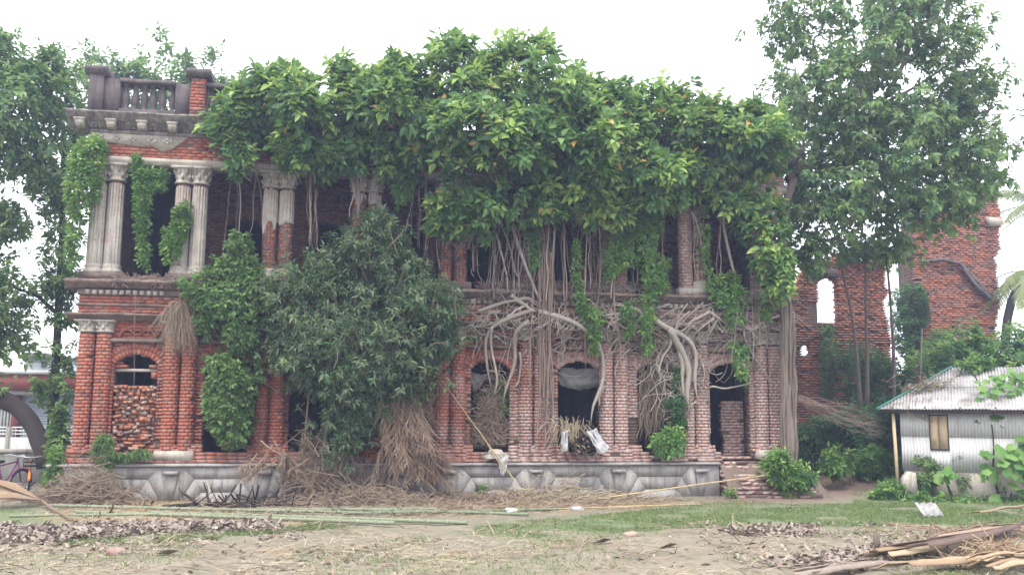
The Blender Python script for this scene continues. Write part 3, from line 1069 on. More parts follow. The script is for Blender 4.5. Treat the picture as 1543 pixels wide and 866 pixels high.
def leaf_frames(P, D, N, L, W):
    """leaf bases (n,3,3): columns along, side, normal scaled"""
    D = unit(D)
    S = unit(np.cross(N, D))
    Nn = np.cross(D, S)
    return np.stack([D * L[:, None], S * W[:, None], Nn * L[:, None]], 2)


def leaf_verts(P, Fr, T=LEAF6):
    return P[:, None, :] + np.einsum('nij,kj->nki', Fr, T)


def leaves_mesh(name, P, Fr, mats, mi, parent, kind='stuff', T=LEAF6, TF=LEAF6F):
    V = leaf_verts(P, Fr, T).reshape(-1, 3)
    F = (TF[None] + (np.arange(len(P)) * len(T))[:, None, None]).reshape(-1, TF.shape[1])
    me = np_mesh(name, V, F, mats, midx=np.repeat(mi, len(TF)), smooth=False)
    o = link(name, me, parent)
    if kind: o['kind'] = kind
    return o


_LEAFME = {}


def leaf_objects(P, Fr, mi, mats, parent, idx, name='leaf'):
    for i in idx:
        m = mats[mi[i]]
        if m.name not in _LEAFME:
            _LEAFME[m.name] = np_mesh('leaf', LEAF6, LEAF6F, m)
        o = bpy.data.objects.new(name, _LEAFME[m.name])
        COL.objects.link(o)
        f = Fr[i]
        o.matrix_basis = Matrix(((f[0, 0], f[0, 1], f[0, 2], P[i, 0]), (f[1, 0], f[1, 1], f[1, 2], P[i, 1]),
                                 (f[2, 0], f[2, 1], f[2, 2], P[i, 2]), (0, 0, 0, 1)))
        attach(o, parent)


def inside(Q, poly):
    x, z = Q[:, 0], Q[:, 1]
    c = np.zeros(len(Q), bool)
    n = len(poly)
    for i in range(n):
        (x0, z0), (x1, z1) = poly[i], poly[(i + 1) % n]
        c ^= ((z0 > z) != (z1 > z)) & (x < (x1 - x0) * (z - z0) / (z1 - z0 + 1e-12) + x0)
    return c


def edge_info(Q, poly):
    best = np.full(len(Q), 1e9)
    dirv = np.zeros((len(Q), 2))
    n = len(poly)
    for i in range(n):
        a, b = np.array(poly[i]), np.array(poly[(i + 1) % n])
        ab = b - a
        t = np.clip(((Q - a) @ ab) / (ab @ ab + 1e-12), 0, 1)
        v = a + t[:, None] * ab - Q
        d = np.linalg.norm(v, axis=1)
        k = d < best
        best[k] = d[k]
        dirv[k] = v[k] / (d[k, None] + 1e-9)
    return best, dirv


def hull_points(poly_px, y, tmax, n, dm=None, front=0.72, inner=0.25, gap=0.0, gfreq=0.9, lump=0.45, seed=1, ragged=.42):
    """points and outward normals through a lumpy body with the given outline, standing at depth y"""
    poly = np.array([[at(p[0], p[1], y)[0], at(p[0], p[1], y)[2]] for p in poly_px])
    lo, hi = poly.min(0), poly.max(0)
    out_p, out_n = [], []
    got = 0
    dm = dm or tmax
    guard = 0
    while got < n and guard < 60:
        guard += 1
        Q = lo + RNG.random((n * 2, 2)) * (hi - lo)
        Q = Q[inside(Q, poly)]
        if not len(Q): continue
        d, dv = edge_info(Q, poly)
        e = np.clip(d / dm, 0, 1)
        T = tmax * np.sqrt(1 - (1 - e) ** 2)
        T = T * (1 - lump + 2 * lump * vnoise(np.c_[Q[:, 0], np.zeros(len(Q)), Q[:, 1]], gfreq, seed))
        sh = np.where(RNG.random(len(Q)) < inner, RNG.random(len(Q)) * 0.8, 1 - 0.12 * RNG.random(len(Q)))
        sg = np.where(RNG.random(len(Q)) < front, -1, 1)
        P = np.c_[Q[:, 0], y + sg * T * sh, Q[:, 1]]
        Nn = unit(np.c_[dv[:, 0] * (1 - e), sg * (0.25 + 0.75 * e), dv[:, 1] * (1 - e)])
        if gap > 0:
            k = vnoise(P, gfreq * 1.7, seed + 5) * 0.65 + vnoise(P, gfreq * 4, seed + 6) * 0.35 > gap
            P, Nn = P[k], Nn[k]
        out_p.append(P)
        out_n.append(Nn)
        got += len(P)
    if not out_p: return np.zeros((0, 3)), np.zeros((0, 3))
    P, Nn = np.concatenate(out_p)[:n], np.concatenate(out_n)[:n]
    # shoots stand out of the body here and sink in there
    k = vnoise(P, gfreq * 2.6, seed + 11) - .62 + RNG.normal(0, .2, len(P))
    return P + Nn * (k * tmax * ragged)[:, None], Nn


def shoots(P, N, k, L, asp, droop=0.35, spread=0.85, up=0.45, young=0.12, nmat=3, stem=0.6, youngsel=None):
    """k leaves round each shoot tip"""
    n = len(P)
    A = unit(N * 0.7 + np.array([0, 0, up]) + RNG.normal(0, 0.35, (n, 3)))
    a = np.array([0.3, 0.2, 1.0])
    U = unit(np.cross(A, a))
    Vv = np.cross(A, U)
    Pk, Dk, Nk, Lk, mk = [], [], [], [], []
    isy = RNG.random(n) < young if youngsel is None else youngsel
    base = RNG.choice([0, 0, 0, 2], n) if nmat > 2 else np.zeros(n, int)
    for q in range(k):
        ang = 2.4 * q + RNG.uniform(-0.4, 0.4, n)
        rad = U * np.cos(ang)[:, None] + Vv * np.sin(ang)[:, None]
        f = q / max(k - 1, 1)
        s = spread * (1 - 0.55 * f)
        D = unit(A * (1 - s + 0.1) + rad * s + np.array([0, 0, -droop]) + RNG.normal(0, 0.18, (n, 3)))
        pos = P - A * (L * stem * (1 - f))[:, None] + rad * (0.12 * L)[:, None]
        Nn = unit(A * 0.8 + np.array([0, -0.25, 0.75]) + RNG.normal(0, 0.35, (n, 3)))
        sc = RNG.uniform(0.7, 1.15, n) * (1 - 0.25 * f)
        Pk.append(pos); Dk.append(D); Nk.append(Nn); Lk.append(L * sc)
        m = base.copy()
        m[isy & (f >= 0.35)] = 1
        if nmat > 3: m[RNG.random(n) < .012] = 3
        mk.append(m)
    P2, D2, N2 = np.concatenate(Pk), np.concatenate(Dk), np.concatenate(Nk)
    L2, m2 = np.concatenate(Lk), np.concatenate(mk)
    return P2, leaf_frames(P2, D2, N2, L2, L2 * asp), m2


def twigs(P, N, parent, mat, share=0.25, ln=0.6, r=0.008, name='twig'):
    b = MB()
    for i in np.where(RNG.random(len(P)) < share)[0]:
        q = P[i] - N[i] * ln * RNG.uniform(0.5, 1.2) + RNG.normal(0, 0.12, 3) - np.array([0, 0, ln * 0.5])
        mid = (P[i] + q) / 2 + RNG.normal(0, 0.05, 3)
        b.tube([q, mid, P[i]], [r * 1.6, r * 1.2, r * 0.6], 4, False)
    o = b.build(name, mat, parent)
    if o: o['kind'] = 'stuff'
    return o


def cam_dist(P): return np.linalg.norm(P - np.array([CX, CY, CZ]), axis=1)


def pick_leaves(P, Fr, n):
    """the leaves that show largest: nearest the camera side and big"""
    s = np.linalg.norm(Fr[:, :, 0], axis=1) / cam_dist(P)
    lo, hi = np.quantile(P[:, 1], 0.02), np.quantile(P[:, 1], 0.35)
    s = s + np.where(P[:, 1] < hi, 0.01, 0)
    return np.argsort(-s)[:n]


def foliage(parent, mats, poly, y, tmax, n, k, L, asp=0.6, indiv=0, droop=0.35, spread=0.85, up=0.45, young=0.12, Lvar=0.32,
            name='crown', tw=0.0, twmat=None, **kw):
    P, N = hull_points(poly, y, tmax, n, **kw)
    Ls = L * RNG.uniform(1 - Lvar, 1 + Lvar, len(P))
    ys = None
    if young:
        ys = RNG.random(len(P)) < young * np.clip(0.3 + 1.6 * (vnoise(P, 0.7, 77) - 0.2), 0, 2)
    P2, Fr, mi = shoots(P, N, k, Ls, asp, droop, spread, up, young, len(mats), youngsel=ys)
    keep = np.ones(len(P2), bool)
    if indiv:
        idx = pick_leaves(P2, Fr, indiv)
        keep[idx] = False
        leaf_objects(P2, Fr, mi, mats, parent, idx)
    leaves_mesh(name, P2[keep], Fr[keep], mats, mi[keep], parent)
    if tw: twigs(P, N, parent, twmat or M['dry_twig'], tw, 0.5 + L)
    return P, N


def limbs(parent, spec, mat, n=10, name='limb', amp=0.03):
    """spec: list of (points, r0, r1), one object each"""
    out = []
    for pts, r0, r1 in spec:
        Q = wob(pts, n, amp)
        b = MB().tube(Q, np.linspace(r0, r1, n) * RNG.uniform(0.9, 1.1, n), 8)
        out.append(b.build(name, mat, parent, smooth=True))
    return out


def pp(l, y):
    """list of pixels (optionally with own depth) -> world points"""
    return [at(q[0], q[1], q[2] if len(q) > 2 else y) for q in l]


FIG = [M['fig_leaf'], M['fig_young'], M['fig_dark'], M['yellow_leaf']]
BUSH = [M['bush_leaf'], M['bush_young'], M['fig_dark']]
TREE = [M['tree_leaf'], M['tree_light'], M['fig_dark']]
VINE = [M['vine_leaf'], M['fig_young'], M['fig_leaf']]
WEED = [M['weed_leaf'], M['fig_young'], M['fig_dark']]

# ---------------------------------------------- strangler figs on the roof
fg = thing('strangler_fig', 'tall middle strangler fig spilling over the roof, long roots down the brick front', 'fig tree', tuple(at(810, 450, -0.6)), 'strangler figs growing on the mansion roof')
fl = thing('strangler_fig', 'fig growing over the roof next to the balustrade, leaves reaching the third column pair', 'fig tree', tuple(at(430, 240, -0.4)), 'strangler figs growing on the mansion roof')
fr = thing('strangler_fig', 'fig on the roof beside the tall tree, pale roots knotted over the third arched window', 'fig tree', tuple(at(1030, 300, -0.6)), 'strangler figs growing on the mansion roof')

foliage(fl, FIG, [(318, 190), (330, 150), (352, 128), (372, 118), (400, 100), (430, 112), (455, 122), (480, 132), (500, 95), (520, 90), (545, 105), (575, 112), (620, 100), (660, 130),
                  (660, 220), (610, 245), (580, 268), (550, 272), (520, 268), (500, 262), (470, 255), (440, 258), (415, 246), (395, 226), (372, 236), (352, 262), (335, 240)],
        -0.5, 1.3, 1350, 8, 0.26, 0.6, 190, young=0.5, tw=0.3, twmat=M['bark'], gap=0.4, lump=.6, seed=3, gfreq=1.0)
foliage(fg, FIG, [(530, 150), (560, 110), (590, 92), (612, 85), (630, 100), (645, 58), (665, 66), (690, 62), (712, 75), (730, 78), (755, 62), (780, 57), (805, 62), (830, 80), (850, 100), (862, 120),
                  (890, 132), (930, 145), (980, 165), (985, 250), (950, 290), (905, 312), (870, 330), (845, 318), (820, 340), (790, 345), (762, 338), (735, 350), (700, 356), (660, 348), (640, 330),
                  (655, 300), (640, 265), (612, 250), (560, 245), (535, 200)],
        -0.5, 1.8, 2600, 8, 0.26, 0.6, 290, young=0.5, tw=0.3, twmat=M['bark'], gap=0.4, lump=.6, seed=8, gfreq=0.9)
foliage(fr, FIG, [(850, 210), (865, 150), (905, 140), (925, 135), (950, 132), (975, 140), (1000, 132), (1030, 138), (1050, 150), (1070, 140), (1095, 150), (1120, 155), (1145, 164), (1165, 176), (1178, 195),
                  (1176, 235), (1165, 255), (1150, 262), (1125, 280), (1095, 262), (1070, 272), (1045, 292), (1015, 312), (985, 330), (955, 335), (930, 320), (890, 300), (860, 260)],
        -0.5, 1.5, 1850, 8, 0.255, 0.6, 220, young=0.46, tw=0.3, twmat=M['bark'], gap=0.38, lump=.6, seed=21, gfreq=1.0)
# lower sprays that hang in front of the gallery
for par, poly, n in ((fg, [(640, 300), (700, 290), (735, 330), (728, 352), (690, 345), (660, 352), (640, 345)], 90),
                     (fg, [(868, 290), (925, 285), (955, 320), (935, 345), (880, 345)], 70),
                     (fl, [(330, 190), (372, 180), (380, 230), (358, 275), (345, 265)], 70),
                     (fl, [(420, 225), (520, 215), (520, 265), (430, 258)], 80),
                     (fr, [(1060, 280), (1130, 270), (1180, 300), (1195, 380), (1160, 420), (1130, 400), (1105, 330), (1070, 310)], 150),
                     (fr, [(1140, 380), (1195, 370), (1190, 440), (1150, 450)], 90)):
    foliage(par, FIG, poly, -1.1, 0.5, n, 8, 0.25, 0.62, 0, young=0.5, name='leaf_spray', gap=0.2, seed=int(poly[0][0]), tw=0.3, twmat=M['bark'])
# limbs hidden in the crowns, and the horizontal bough at the right
limbs(fg, [(pp([(800, 330), (790, 230), (760, 130)], -0.3), 0.2, 0.05), (pp([(800, 300), (700, 220), (660, 130)], -0.2), 0.14, 0.04), (pp([(800, 300), (860, 240), (870, 170)], -0.2), 0.13, 0.04)], M['bark'])
limbs(fl, [(pp([(560, 270), (480, 210), (420, 150)], -0.2), 0.13, 0.04), (pp([(430, 240), (380, 200), (350, 170)], -0.4), 0.08, 0.03)], M['bark'])
limbs(fr, [(pp([(960, 300), (1000, 230), (1040, 170)], -0.2), 0.15, 0.04), (pp([(1062, 262), (1090, 270), (1140, 268)], -0.75), 0.13, 0.07), (pp([(1085, 285), (1110, 288), (1140, 285)], -0.7), 0.07, 0.05),
           (pp([(1078, 272), (1088, 285), (1096, 292)], -0.9), 0.03, 0.02)], M['root_brown'])


def yface(z):
    if 4.2 < z < 5.28: return -0.56
    if 3.9 <= z <= 4.2: return -0.42
    if z < 1.2: return -0.5
    return -0.3


def on_wall(px, py, extra=0.0):
    p = at(px, py, -0.3)
    return at(px, py, yface(p[2]) - extra)


def root(parent, pts, r0, r1, mat='root', amp=0.02, n=16, sides=7, name='root', extra=None):
    P = [on_wall(p[0], p[1], r0 * 0.5 if extra is None else extra) for p in pts]
    Q = wob(P, n, amp)
    f = np.linspace(0, 1, n)
    r = (r0 + (r1 - r0) * f) * np.clip((1 - f) * 5, .25, 1) * RNG.uniform(0.8, 1.2, n) * (.8 if r0 > .03 else 1)
    return MB().tube(Q, r, sides).build(name, M[mat], parent, smooth=True)


# the traced main roots
for pts, a, b in [
    ([(805, 466), (770, 478), (742, 490), (733, 505), (733, 530), (736, 556), (741, 588)], .075, .045),
    ([(742, 492), (741, 520), (746, 548), (751, 575), (745, 600)], .05, .03),
    ([(798, 484), (779, 496), (775, 515), (780, 540), (772, 560), (763, 585), (760, 610)], .085, .04),
    ([(784, 530), (786, 555), (785, 575), (772, 588)], .04, .025),
    ([(812, 468), (846, 476), (880, 490), (900, 508), (911, 530), (911, 556), (912, 580), (901, 598), (891, 612), (893, 640)], .085, .06),
    ([(911, 580), (905, 600), (906, 612)], .05, .03),
    ([(838, 474), (842, 496), (838, 510)], .04, .02),
    ([(850, 500), (852, 520), (848, 545)], .03, .015),
    ([(806, 475), (790, 500), (806, 498), (824, 488)], .035, .02),
    ([(745, 505), (760, 515), (772, 522)], .03, .015),
    ([(950, 523), (930, 545), (928, 565), (934, 578)], .035, .015),
    ([(960, 470), (930, 470), (905, 475)], .05, .03),
    ([(640 + 80, 470), (760, 455), (800, 448), (815, 458)], .06, .05),
    ([(770, 445), (785, 455), (800, 466), (810, 470)], .08, .06),
    ([(765, 478), (785, 462), (800, 455)], .045, .03),
]:
    root(fg, pts, a, b)
for pts, a, b in [
    ([(985, 478), (1005, 490), (1028, 500), (1046, 512), (1052, 535), (1048, 565), (1052, 600)], .1, .06),
    ([(1010, 492), (1022, 515), (1036, 535), (1040, 560), (1037, 590), (1042, 620)], .13, .06),
    ([(1014, 496), (1012, 515), (1003, 530), (995, 545), (998, 565)], .06, .03),
    ([(1020, 510), (1030, 540), (1028, 570), (1034, 600)], .09, .05),
    ([(1046, 520), (1058, 540), (1063, 560), (1060, 580)], .035, .02),
    ([(1070, 466), (1045, 480), (1025, 500)], .06, .04),
    ([(1040, 465), (1022, 482), (1015, 498)], .035, .03),
    ([(1060, 452), (1035, 475), (1018, 495)], .03, .03),
    ([(1125, 440), (1085, 470), (1075, 492), (1055, 520)], .035, .02),
    ([(1070, 466), (1100, 485), (1135, 500), (1158, 515), (1165, 530)], .05, .025),
    ([(1175, 470), (1150, 480), (1128, 496)], .03, .02),
    ([(1052, 600), (1040, 610), (1036, 625)], .04, .02),
    ([(1030, 590), (1016, 595), (1008, 590)], .04, .03),
    ([(985, 478), (955, 462), (925, 456)], .08, .05),
    ([(990, 545), (1000, 570), (985, 575)], .03, .015),
    ([(1072, 579), (1100, 580), (1125, 575), (1140, 568)], .025, .02),
]:
    root(fr, pts, a, b)
# small squiggling roots that net the ledge and the frieze
for q in range(84):
    par = fg if q % 2 else fr
    x0 = RNG.uniform(700, 960) if q % 2 else RNG.uniform(930, 1185)
    y0 = RNG.uniform(448, 500)
    pts = [(x0, y0)]
    ang = RNG.choice([RNG.uniform(-0.5, 0.5), RNG.uniform(PI - .5, PI + .5), PI / 2 + RNG.uniform(-.7, .7)])
    for s in range(RNG.integers(3, 7)):
        x0 += math.cos(ang) * 17
        y0 += abs(math.sin(ang)) * 17 + 2
        ang += RNG.uniform(-0.9, 0.9)
        pts.append((x0, min(y0, 640)))
    r = RNG.uniform(0.008, 0.028)
    root(par, pts, r, r * 0.4, 'root' if RNG.random() < .5 else 'root_brown', 0.025, 12, 5)
# fine tangle under the knot over the third window
tg = MB()
for q in range(330):
    x0, y0 = (RNG.uniform(975, 1062), RNG.uniform(505, 600)) if q < 70 else (RNG.uniform(705, 1185), RNG.uniform(445, 505) if q < 260 else RNG.uniform(440, 560))
    pts = [on_wall(x0, y0, .03)]
    ang = RNG.uniform(0.2, 2.9)
    for s in range(5):
        x0 += math.cos(ang) * 8
        y0 += math.sin(ang) * 9
        ang += RNG.uniform(-1, 1)
        pts.append(on_wall(x0, y0, .03))
    tg.tube(wob(pts, 9, 0.01), RNG.uniform(.005, .014), 4, False)
tg.build('root_tangle', M['root'], fr, smooth=True)['kind'] = 'stuff'
# dead brown beard of rootlets in the third window
bd = MB()
for q in range(420):
    x0 = RNG.uniform(965, 1015)
    y0 = RNG.uniform(530, 620)
    z0 = at(x0, y0, RNG.uniform(-.15, .2))
    ln = RNG.uniform(.3, 1.0)
    bd.tube([z0, z0 + [RNG.normal(0, .06), RNG.normal(0, .05), -ln * .5], z0 + [RNG.normal(0, .1), RNG.normal(0, .05), -ln]], [.008, .007, .004], 3, False)
bd.build('rootlet_beard', M['dry_twig'], fr)['kind'] = 'stuff'

# thick braided root column right of the first arched window
br = MB()
for q in range(17):
    x0 = 814 + q * 1.05 + RNG.uniform(-2, 2)
    pts = [at(x0 + 4 * math.sin(.6 * k + q) + (2 if k > 4 else 0), yy, -0.42 - 0.05 * math.sin(q * 2.1) - (0.22 if yy < 480 else 0)) for k, yy in enumerate(np.linspace(380, 640 + RNG.uniform(-60, 30), 9))]
    br.tube(wob(pts, 20, .012), RNG.uniform(.01, .03), 6, False)
br.build('root_column', M['root_brown'], fg, smooth=True)
for xa, xb, yb in ((930 - 5, 938, 600), (880, 884, 560), (812, 815, 560), (803, 800, 600)):
    root(fg, [(xa, 400), (xa + 1, 470), (xb - 1, 520), (xb, yb)], .03, .02, 'root_brown', .015, 16, 5, extra=.1)

# hanging aerial roots of the gallery
def strands(parent, spans, mat_p=0.42):
    for x0, x1, n, ya, yb, yz in spans:
        for q in range(n):
            x = RNG.uniform(x0, x1)
            yt = ya + RNG.uniform(-25, 20)
            ybm = yb + RNG.uniform(-28, 6)
            dx = RNG.normal(0, 10)
            d = yz + RNG.uniform(-.18, .18)
            pts = [at(x + dx * t + RNG.normal(0, 2.2), yt + (ybm - yt) * t, d - (0.12 * t)) for t in np.linspace(0, 1, 7)]
            r = RNG.choice([.007, .010, .014, .02], p=[.35, .35, .2, .1])
            MB().tube(wob(pts, 14, .012), np.linspace(r, r * .8, 14), 5, False).build('aerial_root', M['root'] if RNG.random() < mat_p else M['root_brown'], parent, smooth=True)


strands(fl, [(455, 466, 6, 262, 395, -.45), (472, 480, 4, 285, 395, -.45), (384, 390, 2, 262, 380, -.5), (345, 360, 3, 265, 420, -.5), (535, 541, 3, 262, 330, -.6)])
strands(fg, [(622, 640, 6, 275, 400, -.4), (645, 655, 3, 290, 415, -.5), (700, 718, 5, 350, 425, -.45), (735, 775, 18, 335, 448, -.45), (775, 840, 26, 335, 452, -.55), (840, 905, 14, 335, 450, -.5)])
strands(fr, [(905, 960, 12, 335, 450, -.45), (960, 1000, 12, 335, 448, -.5), (1030, 1060, 4, 310, 430, -.5), (1110, 1160, 6, 430, 540, -.6), (1075, 1090, 2, 300, 420, -.6)])
for par, pts, r in ((fg, [(770, 340), (785, 385), (800, 420), (815, 455)], .05), (fg, [(745, 350), (760, 400), (765, 440)], .03), (fg, [(835, 340), (832, 390), (826, 430), (822, 470)], .035),
                    (fr, [(1086, 285), (1087, 320), (1092, 355), (1102, 395), (1120, 450)], .05), (fr, [(1040, 315), (1052, 335), (1060, 390), (1075, 440)], .03), (fl, [(536, 268), (539, 300), (538, 335)], .05)):
    MB().tube(wob(pp(pts, -.62), 14, .02), np.linspace(r, r * .75, 14), 7).build('root', M['root'], par, smooth=True)
# withered mat of roots on the ledge
mt = MB()
for q in range(1500):
    x0 = RNG.uniform(720, 1010) if q < 1250 else RNG.uniform(165, 265)
    c = at(x0, RNG.uniform(425, 452) if x0 < 1010 and x0 > 700 else RNG.uniform(424, 436), RNG.uniform(-.5, -.15))
    a = RNG.uniform(0, 2 * PI)
    v = np.array([math.cos(a) * .16, RNG.normal(0, .05), math.sin(a) * .13])
    mt.tube([c - v, c + RNG.normal(0, .03, 3), c + v], RNG.uniform(.004, .011), 3, False)
mt.build('dry_root_mat', M['root_brown'], fg)['kind'] = 'stuff'

# ---------------------------------------------- climbers on the front
def climber(label, polys, y, t, n, k, L, mats, group='creepers climbing the mansion front', asp=0.6, name='creeper', cat='creeper', stems=(), young=0.15, **kw):
    c = thing(name, label, cat, tuple(at(polys[0][0][0], polys[0][0][1], y)), group)
    for i, po in enumerate(polys):
        foliage(c, mats, po, y, t, n if np.isscalar(n) else n[i], k, L, asp, name='foliage', young=young, seed=int(po[0][0] + po[0][1]), **kw)
    for s in stems:
        MB().tube(wob(pp(s, y + .05), 12, .03), np.linspace(.02, .008, 12), 5).build('stem', M['dry_twig'], c, smooth=True)
    return c


climber('bright green creeper wrapping the top left corner columns', [[(128, 215), (150, 208), (163, 225), (158, 250), (148, 300), (132, 330), (120, 360), (108, 430), (100, 350), (97, 290), (102, 250), (112, 225)]],
        -.45, .35, 620, 6, .12, VINE, young=.3, inner=.3)
climber('green creeper hanging like a rope in the open first bay of the gallery', [[(196, 240), (212, 238), (222, 262), (252, 262), (250, 295), (228, 300), (224, 330), (224, 370), (228, 400), (222, 412), (206, 395), (203, 350), (200, 300)]],
        -.15, .22, 420, 6, .13, VINE, stems=[[(214, 300), (216, 400), (222, 425)]], young=.2)
climber('small green creeper clinging halfway up the second column pair', [[(262, 318), (280, 310), (288, 330), (280, 360), (272, 385), (264, 400), (258, 380), (255, 345)], [(240, 345), (262, 360), (258, 400), (246, 405)]],
        -.35, .14, (220, 40), 6, .12, VINE, young=.2)
climber('leafy creeper spilling from the gallery over the second ground floor bay', [[(262, 425), (290, 418), (325, 400), (350, 355), (378, 362), (392, 410), (420, 430), (425, 470), (405, 505), (380, 540), (350, 535), (330, 500), (300, 495), (280, 460)],
         [(312, 540), (335, 530), (372, 545), (392, 570), (385, 640), (372, 672), (340, 680), (318, 650), (308, 600)], [(300, 480), (318, 470), (322, 520), (308, 520)], [(384, 540), (396, 540), (400, 580), (390, 582)]],
        -.55, .5, (900, 620, 40, 30), 7, .13, [M['tree_leaf'], M['vine_leaf'], M['fig_leaf']], stems=[[(300, 440), (330, 520), (390, 560)]], young=.22, tw=.12)
cb = climber('big dark green evergreen shrub covering the middle bays from gallery to ground', [[(545, 345), (562, 318), (585, 320), (600, 345), (612, 365), (628, 385), (650, 415), (672, 432), (695, 450), (697, 490), (690, 520), (672, 545), (655, 575), (640, 600), (600, 610), (570, 640), (552, 672), (545, 696), (520, 698), (498, 668), (505, 630), (480, 600),
          (450, 590), (425, 560), (405, 520), (398, 470), (392, 430), (420, 412), (455, 405), (485, 390), (505, 365), (525, 350)]],
        -.75, 1.0, 4300, 8, .15, BUSH, group='creepers climbing the mansion front', asp=.36, name='evergreen_shrub', cat='shrub', young=.1, tw=.1, gap=.27, gfreq=1.3, lump=.55, inner=.3, ragged=.62)
for q_, (po_, n_) in enumerate((([(540, 340), (570, 300), (605, 335), (660, 405), (708, 445), (706, 500), (680, 560), (645, 610), (580, 650), (560, 705), (515, 708), (490, 672), (440, 600), (395, 530), (384, 430), (450, 392), (505, 352)], 520), ([(520, 470), (600, 420), (660, 470), (640, 560), (560, 600), (500, 560)], 320))):
    foliage(cb, [M['bush_leaf'], M['bush_young'], M['bush_leaf']], po_, -.95 if q_ else -.75, 1.25, n_, 8, .15, .36, name='foliage', young=.15, tw=.35, gap=.42, gfreq=1.5, seed=71 + q_, ragged=.8)
limbs(cb, [(pp([(490, 745), (492, 690), (500, 600), (520, 480)], -.75), .07, .03), (pp([(505, 748), (515, 680), (540, 560), (560, 420)], -.7), .05, .02), (pp([(575, 745), (590, 690), (600, 600)], -.6), .05, .03), (pp([(460, 690), (468, 600), (470, 540)], -.4), .03, .02)], M['dry_twig'], name='stem')
for label, polys, n in (
    ('green creeper dangling between the fourth and fifth column pairs', [[(578, 228), (622, 225), (630, 262), (618, 300), (600, 318), (585, 285)]], 260),
    ('thin leafy strand hanging in the dark gallery right of the fifth columns', [[(790, 340), (815, 335), (815, 400), (800, 412), (792, 380)]], 120),
    ('leafy strand hanging down to the root covered ledge', [[(858, 360), (872, 355), (880, 440), (900, 500), (905, 535), (893, 535), (880, 480), (862, 440)]], 170),
    ('broad curtain of small green leaves left of the brick gallery columns', [[(925, 330), (985, 285), (1000, 320), (990, 380), (1008, 385), (1005, 440), (975, 450), (960, 400), (940, 400), (912, 430), (905, 380)], [(965, 440), (990, 440), (985, 520), (972, 545), (962, 500)]], (620, 110)),
    ('pale creeper growing on the right side of the brick gallery columns', [[(1055, 300), (1064, 300), (1070, 400), (1100, 450), (1080, 462), (1062, 430), (1052, 360)]], 110),
    ('feathery green creeper above the broken doorway', [[(1075, 410), (1110, 405), (1125, 440), (1120, 480), (1100, 492), (1080, 460)], [(1100, 510), (1130, 515), (1128, 575), (1110, 560)], [(1140, 455), (1165, 455), (1160, 480), (1145, 480)]], (150, 70, 30)),
    ('green creeper hanging from the ledge over the middle wall', [[(935, 455), (958, 450), (955, 500), (940, 510)], [(870, 455), (895, 460), (915, 480), (905, 510), (890, 500)]], (60, 60)),
    ('small creeper beside the right end of the gallery', [[(1165, 400), (1190, 395), (1192, 440), (1170, 440)]], 90)):
    climber(label, polys, -.6, .2, n, 6, .12, VINE, young=.15)
climber('dry grey tuft of roots and twigs hanging left of the leafy creeper', [[(262, 470), (275, 460), (282, 478), (268, 490)]], -.4, .1, 14, 5, .1, VINE)
tf = MB()
for q in range(260):
    p = at(272 + RNG.normal(0, 8), 462 + RNG.uniform(-4, 20), -.5)
    d = np.array([RNG.normal(0, .22), RNG.normal(-.05, .08), -RNG.uniform(.4, 1.1)])
    tf.tube([p, p + d * .5 + [0, -.05, .08], p + d], [.007, .006, .003], 3, False)
tfo = [o for o in COL.objects if o.get('label', '').startswith('dry grey tuft')][0]
tf.build('dry_twigs', M['dry_twig'], tfo)['kind'] = 'stuff'

# ---------------------------------------------- tall tree with the trunk on the mansion's right corner
tt = thing('tall_fig_tree', 'tall airy tree rooted at the right corner of the mansion', 'tree', tuple(gnd(1192, 715)))
tp = [(1155, -40), (1157, 0), (1164, 50), (1182, 88), (1162, 98), (1143, 112), (1150, 150), (1162, 178), (1192, 190), (1196, 225), (1182, 262), (1180, 320), (1176, 380), (1196, 405), (1222, 412), (1236, 380), (1262, 350), (1300, 342),
      (1335, 348), (1350, 385), (1362, 398), (1366, 358), (1395, 345), (1440, 335), (1480, 305), (1487, 262), (1510, 240), (1530, 245), (1512, 205), (1470, 185), (1480, 152), (1505, 150), (1528, 162), (1530, 140), (1495, 105), (1462, 100), (1432, 88),
      (1452, 62), (1468, 42), (1440, 22), (1412, 12), (1416, -40)]
foliage(tt, TREE, tp, 0.3, 2.6, 3900, 7, .21, .56, 280, young=.3, name='crown', tw=.3, twmat=M['bark'], gap=.43, gfreq=.75, front=.55, inner=.35, seed=31, up=.15, droop=.5)
foliage(tt, TREE, [(1205, 160), (1330, 120), (1420, 180), (1465, 240), (1440, 310), (1350, 330), (1260, 320), (1215, 260)], 0.2, 1.6, 560, 7, .2, .56, 0, young=.1, name='inner_crown', gap=.38, seed=33)
limbs(tt, [(pp([(1193, 720, -.6), (1190, 640, -.55), (1188, 560, -.5), (1184, 480, -.5), (1180, 420, -.4)], 0), .2, .13),
           (pp([(1180, 425, -.4), (1178, 340, -.3), (1185, 290, -.2), (1200, 262, 0)], 0), .13, .12)], M['bark'], 18, 'trunk', .03)
for q in range(9):
    x = 1180 + q * 2.4
    limbs(tt, [(pp([(x - 3, 400 + 8 * q, -.55), (x + RNG.uniform(-5, 5), 520, -.65), (x + RNG.uniform(0, 3), 620, -.72), (x + RNG.uniform(2, 6), 715, -.75)], 0), .04, RNG.uniform(.03, .06))], M['bark'], 16, 'root', .05)
